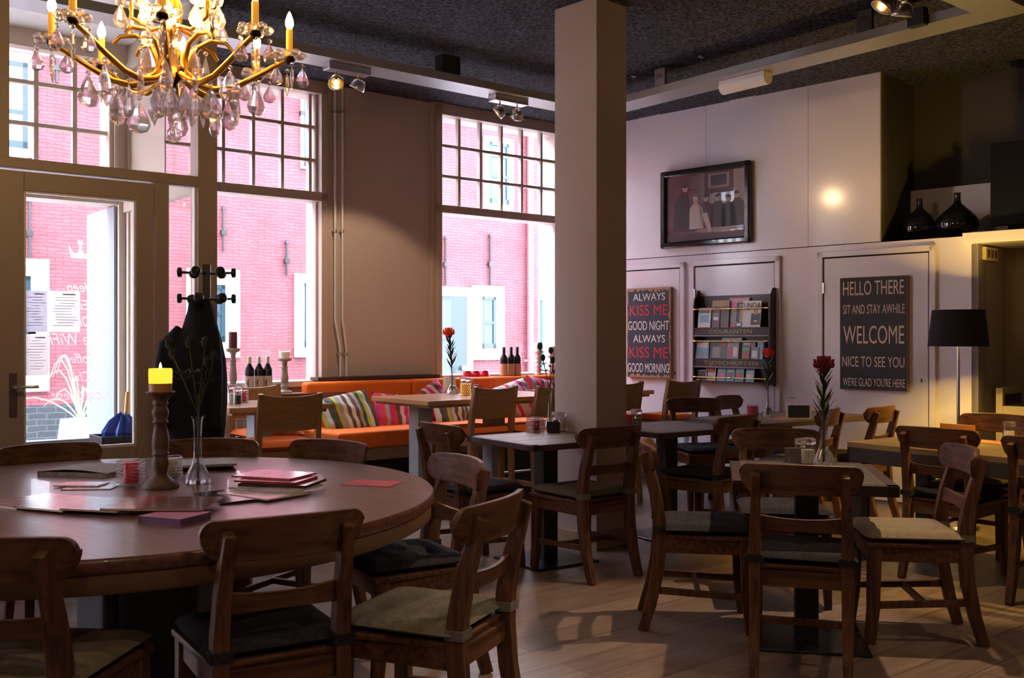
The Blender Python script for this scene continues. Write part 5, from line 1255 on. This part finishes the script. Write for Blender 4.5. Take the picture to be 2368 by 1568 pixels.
# low daybed in the alcove
s_, z_ = B.hit(2286, 900, .12); LP = mat('pale_frame_paint', (.46,.40,.24), .5)
t = thing('daybed', 'pale framed daybed with light cushion in the alcove', 'daybed', B.pt(sR+.10, .10, 0), Ba)
za_ = B.hit(2290, 897, .1)[1]; zs_ = B.hit(2300, 938, .1)[1]
for a in (0, 1.6):
    for b in (0, .46): G().b2(a,a+.05,b,b+.05,0,za_).make('leg', LP, t, .003)
G().b2(0,.05,0,.51,za_-.05,za_).make('arm_rail', LP, t, .003); G().b2(.05,1.6,0,.04,zs_-.07,zs_).make('seat_rail', LP, t, .003)
G().b2(.05,1.6,.04,.50,zs_-.06,zs_-.01).make('seat_base', DWOOD, t)
G().b2(.012,.04,.05,.46,zs_,za_-.05).make('arm_panel', mat('arm_panel_grey', (.10,.085,.06), .7), t)
o = G().pad(.9,.42,.12,(0,0,0),14,p=5).make('seat_pillow', mat('cream_cotton', (.70,.62,.38), .85)); o.location = B.pt(sR+.75, .36, zs_+.055); o.rotation_euler.z = Ba
tag(o, 'light cream pillow lying on the daybed', 'pillow')
# floor lamp
p = B.pt(B.s(2216,-.65), -.65); k = p.y/F
zs0, zs1 = H-(801-CY)*k, H+(CY-717)*k
t = thing('floor_lamp', 'black shaded floor lamp against the white wall', 'lamp', (p.x, p.y, 0))
SH = mat('black_lamp_shade', (.012,.012,.018), .85)
g = G(); n = 40; R0, R1 = 66*k, 57*k
g.lathe([(R0, zs0),(R1, zs1)], n, cap=False); g.lathe([(R1-.004, zs1),(R0-.004, zs0)], n, cap=False); g.make('lamp_shade', SH, t)
G().tube([(0,0,.02),(0,0,zs0+.12)], .011, 10).make('pole', STEEL, t); G().lathe([(.14,0),(.14,.02),(.02,.03)], 28).make('base', STEEL, t)
G().ball((0,0,(zs0+zs1)/2), .035, 12).make('bulb', glow('lamp_bulb', (1,.62,.10), 10), t)
LAMP = Vector((p.x, p.y, (zs0+zs1)/2))

# ================================================================== CEILING
TR = mat('tray_metal', (.42,.42,.45), .38, .5)
zA, zBt = 3.375, 3.315
def tray(name, s0, s1, d0, d1, label):
    t = thing(name, label, 'cable tray', W.pt((s0+s1)/2, (d0+d1)/2, 0), Wa, 'hanging cable trays'); a, b = (s1-s0)/2, (d1-d0)/2
    G().b2(-a,a,-b,b,zBt,zA).make('tray_body', TR, t)
    return t
ta = tray('cable_tray', -6.0, .91, -1.45, -1.20, 'hanging tray running along the window wall with two spotlight pairs')
tb = tray('cable_tray', .65, .91, -4.72, -1.45, 'hanging tray running along the white wall with the tube light')
tc_ = tray('cable_tray', -6.0, .91, -4.97, -4.72, 'hanging tray turning off toward the viewer at the top right corner')
for par, px, fr in ((ta, 822, 'd'), (tb, 1465, 's'), (tb, 1622, 's')):
    if fr == 'd': s = W.s(px, -1.40); q = (s, -1.40)
    else:
        r = Vector(((px-CX)/F, 1.0)); tt = (W.u.dot(W.o)+.70)/W.u.dot(r); q = W.loc(r*tt)
    pw = W.pt(q[0], q[1]); pl_ = par.matrix_basis.inverted() @ pw
    g = G(); g.tube([(pl_.x,pl_.y,zA),(pl_.x,pl_.y,CEIL)], .004, 6); g.box((pl_.x,pl_.y,CEIL-.008),(.05,.02,.012)); g.make('hanging_rod', STEEL, par)
EMIT = glow('halogen_burner', (1,.72,.36), 30)
REFL = mat('gold_reflector', (.9,.62,.28), .18, 1.0)
def spots(s, d, label, tilt, along=True, n=2, low=0.0):
    t = thing('spotlight_pair', label, 'spotlight', W.pt(s, d, zBt-low), Wa+(0 if along else PI/2), 'twin spotlights')
    G().b2(-.17,.17,-.05,.05,-.05,low).make('mount_box', STEEL, t, .003)
    for i in range(n):
        x = -.09+.18*i; a = tilt[i]
        M = Matrix.Translation((x,0,-.125)) @ Matrix.Rotation(a[1],4,'Z') @ Matrix.Rotation(a[0],4,'X')
        hd = G().lathe([(.012,.045),(.030,.040),(.048,.02),(.056,-.015),(.056,-.03),(.052,-.03)], 22, m=M, cap=False).make('lamp_head', STEEL, t)
        G().lathe([(.010,.036),(.028,.033),(.046,.014),(.052,-.018)], 22, m=M, cap=False).make('reflector', REFL, hd)
        g = G().ball((0,0,0), .013, 10); g.v = [tuple(M @ Vector(v)) for v in g.v]; g.make('burner', EMIT, hd)
        g = G(); g.tube([(x,0,-.05),(x,0,-.085)], .006, 8); g.tube([(x-.06,0,-.12),(x-.055,0,-.09),(x,0,-.08),(x+.055,0,-.09),(x+.06,0,-.12)], .004, 6); g.make('bracket', BRASS, t)
    return t
sp1 = W.hit(803, 160, -1.33); sp2 = W.hit(1176, 235, -1.33)
spots(sp1[0], -1.33, 'twin spotlights above the taupe wall pier next to the heating pipes', ((-.7,-.5),(.5,.6)))
spots(sp2[0], -1.33, 'twin spotlights above the gridded window by the column', ((.9,.9),(.8,-.3)))
r3 = Vector(((2066-CX)/F, 1.0)); tt = (W.n.dot(W.o)-4.85)/W.n.dot(r3); q3 = W.loc(r3*tt); p3 = W.pt(q3[0], -4.85)
spots(q3[0], -4.85, 'twin spotlights at the top right edge of the photo', ((.6,.9),(.3,-.4)), low=max(0.0, zBt-.125-(H+768/F*p3.y)))
# tube light below the tray
def on_s(px, s):                          # where the ray at px meets the vertical plane of constant s
    r = Vector(((px-CX)/F, 1.0)); tt = (W.u.dot(W.o)+s)/W.u.dot(r); return W.loc(r*tt)[1]
d0, d1 = on_s(1672, .78), on_s(1776, .78)
t = thing('tube_light', 'unlit white fluorescent fixture under the tray along the white wall', 'light', W.pt(.78, (d0+d1)/2, zBt), Wa+PI/2); L_ = abs(d1-d0)
G().b2(-L_/2,L_/2,-.05,.05,-.035,0).make('housing', WHITEW, t, .004)
g = G(); n = 10; vs, fs = [], []
for x in (-L_/2, L_/2):
    for i in range(n+1): a = PI*i/n; vs.append((x, .055*math.cos(a), -.035-.06*math.sin(a)))
for i in range(n): fs.append((i, i+1, n+1+i+1, n+1+i))
fs += [tuple(range(n+1)), tuple(range(2*n+1, n, -1))]
g.add(vs, fs); g.make('diffuser', mat('opal_diffuser', (.78,.72,.75), .3), t)
# boxes above the trays
s_, z_ = W.hit(1046, 153, -1.46)
tag(G().b2(-.085,.085,-.05,.05,-.07,.07).make('ceiling_speaker', BLACKM, loc=W.pt(s_, -1.40, 3.445), rz=Wa, bevel=.004), 'small black box speaker on the tray along the window wall', 'speaker')
for px, lb, m_ in ((1525, 'pale square socket above the tray along the white wall', mat('socket_grey', (.28,.26,.26), .6)), (1998, 'dark square socket above the tray near the top right spotlights', mat('socket_dark', (.07,.07,.075), .6))):
    dd = on_s(px, .66); t = thing('ceiling_socket', lb, 'socket', W.pt(.66, dd, 3.45), Wa-PI/2)
    G().b2(-.055,.055,0,.03,-.07,.07).make('plate', m_, t, .003)
    g = G()
    for i in range(7): a = PI*i/6; g.box((0,0,0),(.004,.002,.03),m=Matrix.Translation((.03*math.cos(a),-.001,.03*math.sin(a)-.01)) @ Matrix.Rotation(PI/2-a,4,'Y'))
    g.make('slots', BLACKM, t)
dd = on_s(2122, .62)
tag(G().b2(-.055,.055,-.03,.03,-.055,.055).make('ceiling_speaker', BLACKM, loc=W.pt(.62, dd, 3.36), rz=Wa+PI/2, bevel=.004), 'black box speaker on the tray at the top right', 'speaker')

# ================================================================== CHANDELIER
chy = 3.75; chx = (402-CX)/F*chy; kz = chy/F
t = thing('chandelier', 'gilt chandelier with candle bulbs and cut crystal drops over the round table', 'chandelier', (chx, chy, 0))
zc_ = lambda y: H+(CY-y)*kz
hub = zc_(172)
DARKB = mat('dark_bronze', (.04,.025,.012), .4, .6)
G().lathe([(.004,-.05),(.014,-.035),(.03,-.01),(.040,.015),(.034,.03),(.014,.035)], 18, (0,0,hub)).make('hub', DARKB, t)
G().lathe([(.014,.035),(.02,.08),(.012,.12),(.028,.18),(.034,.24),(.015,.30),(.012,.5),(.03,.52),(.012,.56)], 16, (0,0,hub)).make('stem_column', GOLD, t)
G().tube([(0,0,hub+.5),(0,0,CEIL)], .006, 6).make('chain', GOLD, t)
CANDL = mat('candle_sleeve', (.80,.36,.05), .5, emit=((1,.38,.03), .35)); BULB = glow('candle_bulb', (1,.66,.22), 22)  # sleeves glow faintly themselves, bulb light put into their material
def candle(x, y, z, par):
    cs = G().lathe([(.013,0),(.013,.10),(.010,.103)], 14, (x,y,z)).make('candle_sleeve', CANDL, par)
    G().lathe([(.008,0),(.016,.018),(.015,.035),(.007,.058),(.0008,.07)], 14, (x,y,z+.103)).make('flame_bulb', BULB, cs)
def drop(x, y, z, h, par, kind=0, rz=0.0):
    M = Matrix.Translation((x,y,z)) @ Matrix.Rotation(rz,4,'Z'); h *= 1.05
    g = G(); r = h*.36
    prof = [(.0008,0),(r*.35,-.18*h),(r*.8,-.48*h),(r,-.72*h),(r*.75,-.92*h),(r*.2,-h)] if kind == 0 else [(.0008,0),(r*.45,-.2*h),(r*.55,-.6*h),(r*.25,-.9*h),(.001,-h)]
    n = 8; vs, fs = [], []
    for a, zz in prof:
        for i in range(n): th = 2*PI*i/n; vs.append((a*math.cos(th), a*.45*math.sin(th), zz))
    for k in range(len(prof)-1):
        for i in range(n): fs.append((k*n+(i+1)%n, k*n+i, (k+1)*n+i, (k+1)*n+(i+1)%n))
    fs += [tuple(range(n)), tuple(range((len(prof)-1)*n+n-1, (len(prof)-1)*n-1, -1))]
    g.add(vs, fs, False, M)
    ic = G().ball((0,0,.010), .009, 8); g.add(ic.v, ic.f, False, M)
    return g.make('crystal_drop', CRYST, par)
NA = 8; Rr = .425
for i in range(NA):
    a = 2*PI*i/NA+.24; ca_, sa2 = math.cos(a), math.sin(a)
    P = [(.03,0),(.09,-.035),(.15,-.05),(.22,-.035),(.30,.01),(.38,.06),(Rr,.085)]
    pts = [(ca_*r, sa2*r, hub+z) for r, z in P]
    g = G(); g.tube(pts, [.012,.013,.013,.012,.011,.010,.009], 8)
    cur = [(.19,-.046),(.12,-.04),(.075,-.005),(.062,.05),(.085,.105),(.135,.135),(.19,.128),(.215,.10)]
    g.tube([(ca_*r, sa2*r, hub+z) for r, z in cur], [.008,.010,.011,.011,.010,.009,.008,.006], 8)
    arm = g.make('arm', GOLD, t)
    z = hub+.085
    G().lathe([(.006,-.02),(.022,-.005),(.018,.01),(.012,.014)], 14, (ca_*Rr,sa2*Rr,z)).make('candle_cup', DARKB, arm)
    g = G()
    for k in range(8):
        b = 2*PI*k/8; g.ball((ca_*Rr+math.cos(b)*.048, sa2*Rr+math.sin(b)*.048, z+.012+.006*(k % 2)), .019, 8, .7)
    g.lathe([(.012,.010),(.045,.006),(.055,.016)], 16, (ca_*Rr,sa2*Rr,z), cap=False); g.make('bobeche', CRYST, arm)
    candle(ca_*Rr, sa2*Rr, z+.012, arm)
    for k in range(4):
        b = 2*PI*k/4+.4; drop(ca_*Rr+math.cos(b)*.05, sa2*Rr+math.sin(b)*.05, z-.03-.012*(k % 2), .085 if k % 2 else .07, t, k % 2 and 1 or 0, b)
    drop(ca_*.30, sa2*.30, hub-.025, .11, t, 0, a+.6); drop(ca_*.20, sa2*.20, hub-.075, .12, t, 0, a+1.1); drop(ca_*.115, sa2*.115, hub+.075, .095, t, 0, a+PI/2)
    a2 = a+PI/NA; drop(math.cos(a2)*.24, math.sin(a2)*.24, hub-.05, .10, t, 1, a2)
for i in range(5):
    a = 2*PI*i/5+.9; x, y = math.cos(a)*.15, math.sin(a)*.15; z = hub+.26
    arm = G().tube([(math.cos(a)*.02,math.sin(a)*.02,hub+.18),(math.cos(a)*.08,math.sin(a)*.08,hub+.16),(x,y,z-.06),(x,y,z)], .008, 8).make('arm', GOLD, t)
    g = G()
    for k in range(8): b = 2*PI*k/8; g.ball((x+math.cos(b)*.045, y+math.sin(b)*.045, z), .018, 8, .7)
    g.make('bobeche', CRYST, arm); candle(x, y, z+.01, arm)
    for k in range(3): b = 2*PI*k/3+i; drop(x+math.cos(b)*.045, y+math.sin(b)*.045, z-.02, .085, t, 0, b)
for i in range(9):
    a = 2*PI*i/9; drop(math.cos(a)*.07, math.sin(a)*.07, hub-.05-.03*(i % 2), .105, t, i % 2, a)
g = G(); 
for k in range(5): g.ball((0,0,hub-.06-.016*k), .0085, 8)
g.make('bead_chain', CRYST, t); g = G()
g.ball((0,0,zc_(312)), .029, 24); g.make('crystal_ball', CRYST, t)

# ================================================================== LIGHT
wd = bpy.data.worlds.new('sky'); bpy.context.scene.world = wd; wd.use_nodes = True
wd.node_tree.nodes['Background'].inputs[0].default_value = (.86,.88,1.0,1); wd.node_tree.nodes['Background'].inputs[1].default_value = SKY
def lamp(name, kind, loc, power, col, size=.05, aim=None, angle=1.2, blend=.4):
    l = bpy.data.lights.new(name, kind); l.energy = power; l.color = col
    if kind == 'SPOT': l.spot_size = angle; l.spot_blend = blend
    l.shadow_soft_size = size
    o = bpy.data.objects.new(name, l); C.objects.link(o); o.location = loc
    if aim is not None: o.rotation_euler = (Vector(aim)-Vector(loc)).to_track_quat('-Z', 'Y').to_euler()
    return o
WARM = (1,.69,.42)
lamp('lamp_light', 'POINT', LAMP+Vector((0,0,.0)), 125, (1,.62,.10), .04)
lamp('chandelier_light', 'POINT', (chx, chy, hub+.30), 42, (1,.62,.22), .20)
for s_, d_, aim, pw_, an in ((sp1[0]+.05,-1.33,W.pt(sp1[0]+1.0,-.05,1.4),55,.9),(sp1[0],-1.33,W.pt(sp1[0]-.3,-.9,.9),22,1.0),(sp2[0],-1.33,W.pt(sp2[0]-.3,-1.6,.8),30,1.1),(sp2[0]+.1,-1.33,(.42,6.2,1.3),30,.8)):
    lamp('spot_light', 'SPOT', W.pt(s_, d_, zBt-.17), pw_, WARM, .03, aim, an)
lamp('spot_light', 'SPOT', W.pt(sp1[0]-.09, -1.33, zBt-.19), 45, (1,.66,.34), .05, B.pt(B.s(1950), 0, 2.4), .7, .8)
p3 = W.pt(q3[0], -4.85, H+735/F*p3.y)
lamp('spot_light', 'SPOT', p3, 150, WARM, .03, (.75, 4.2, 0), .9)
lamp('spot_light', 'SPOT', p3, 70, (1,.7,.3), .03, (2.6, 5.6, .7), .8)
# unseen spotlights added out of view for warm light on the nearer furniture
lamp('spot_light', 'SPOT', (3.7, 4.9, 3.1), 170, (1,.60,.13), .04, (2.95,5.75,.6), .85)  # added to strengthen the yellow light on the wide table
for x, y, aim, pw_, an in ((2.7,3.2,(1.4,3.3,.4),36,1.2),(1.0,1.4,(-.2,2.9,.5),20,1.0),(-2.6,1.6,(-1.5,2.6,.6),24,1.1),(0,-.8,(.3,3.5,.3),22,1.3)):
    lamp('spot_light', 'SPOT', (x, y, 3.1), pw_, WARM, .04, aim, an)

sc = bpy.context.scene
sc.view_settings.view_transform = 'Standard'; sc.view_settings.look = 'None'; sc.view_settings.gamma = 1.0; sc.view_settings.use_curve_mapping = False
sc.view_settings.exposure = EXPO
cy = sc.cycles
cy.use_denoising = True; cy.use_adaptive_sampling = True; cy.adaptive_threshold = .02; cy.max_bounces = 8; cy.diffuse_bounces = 4; cy.glossy_bounces = 4; cy.transmission_bounces = 8; cy.transparent_max_bounces = 24
cy.caustics_reflective = False; cy.caustics_refractive = False; cy.sample_clamp_indirect = 6.0; cy.blur_glossy = .5
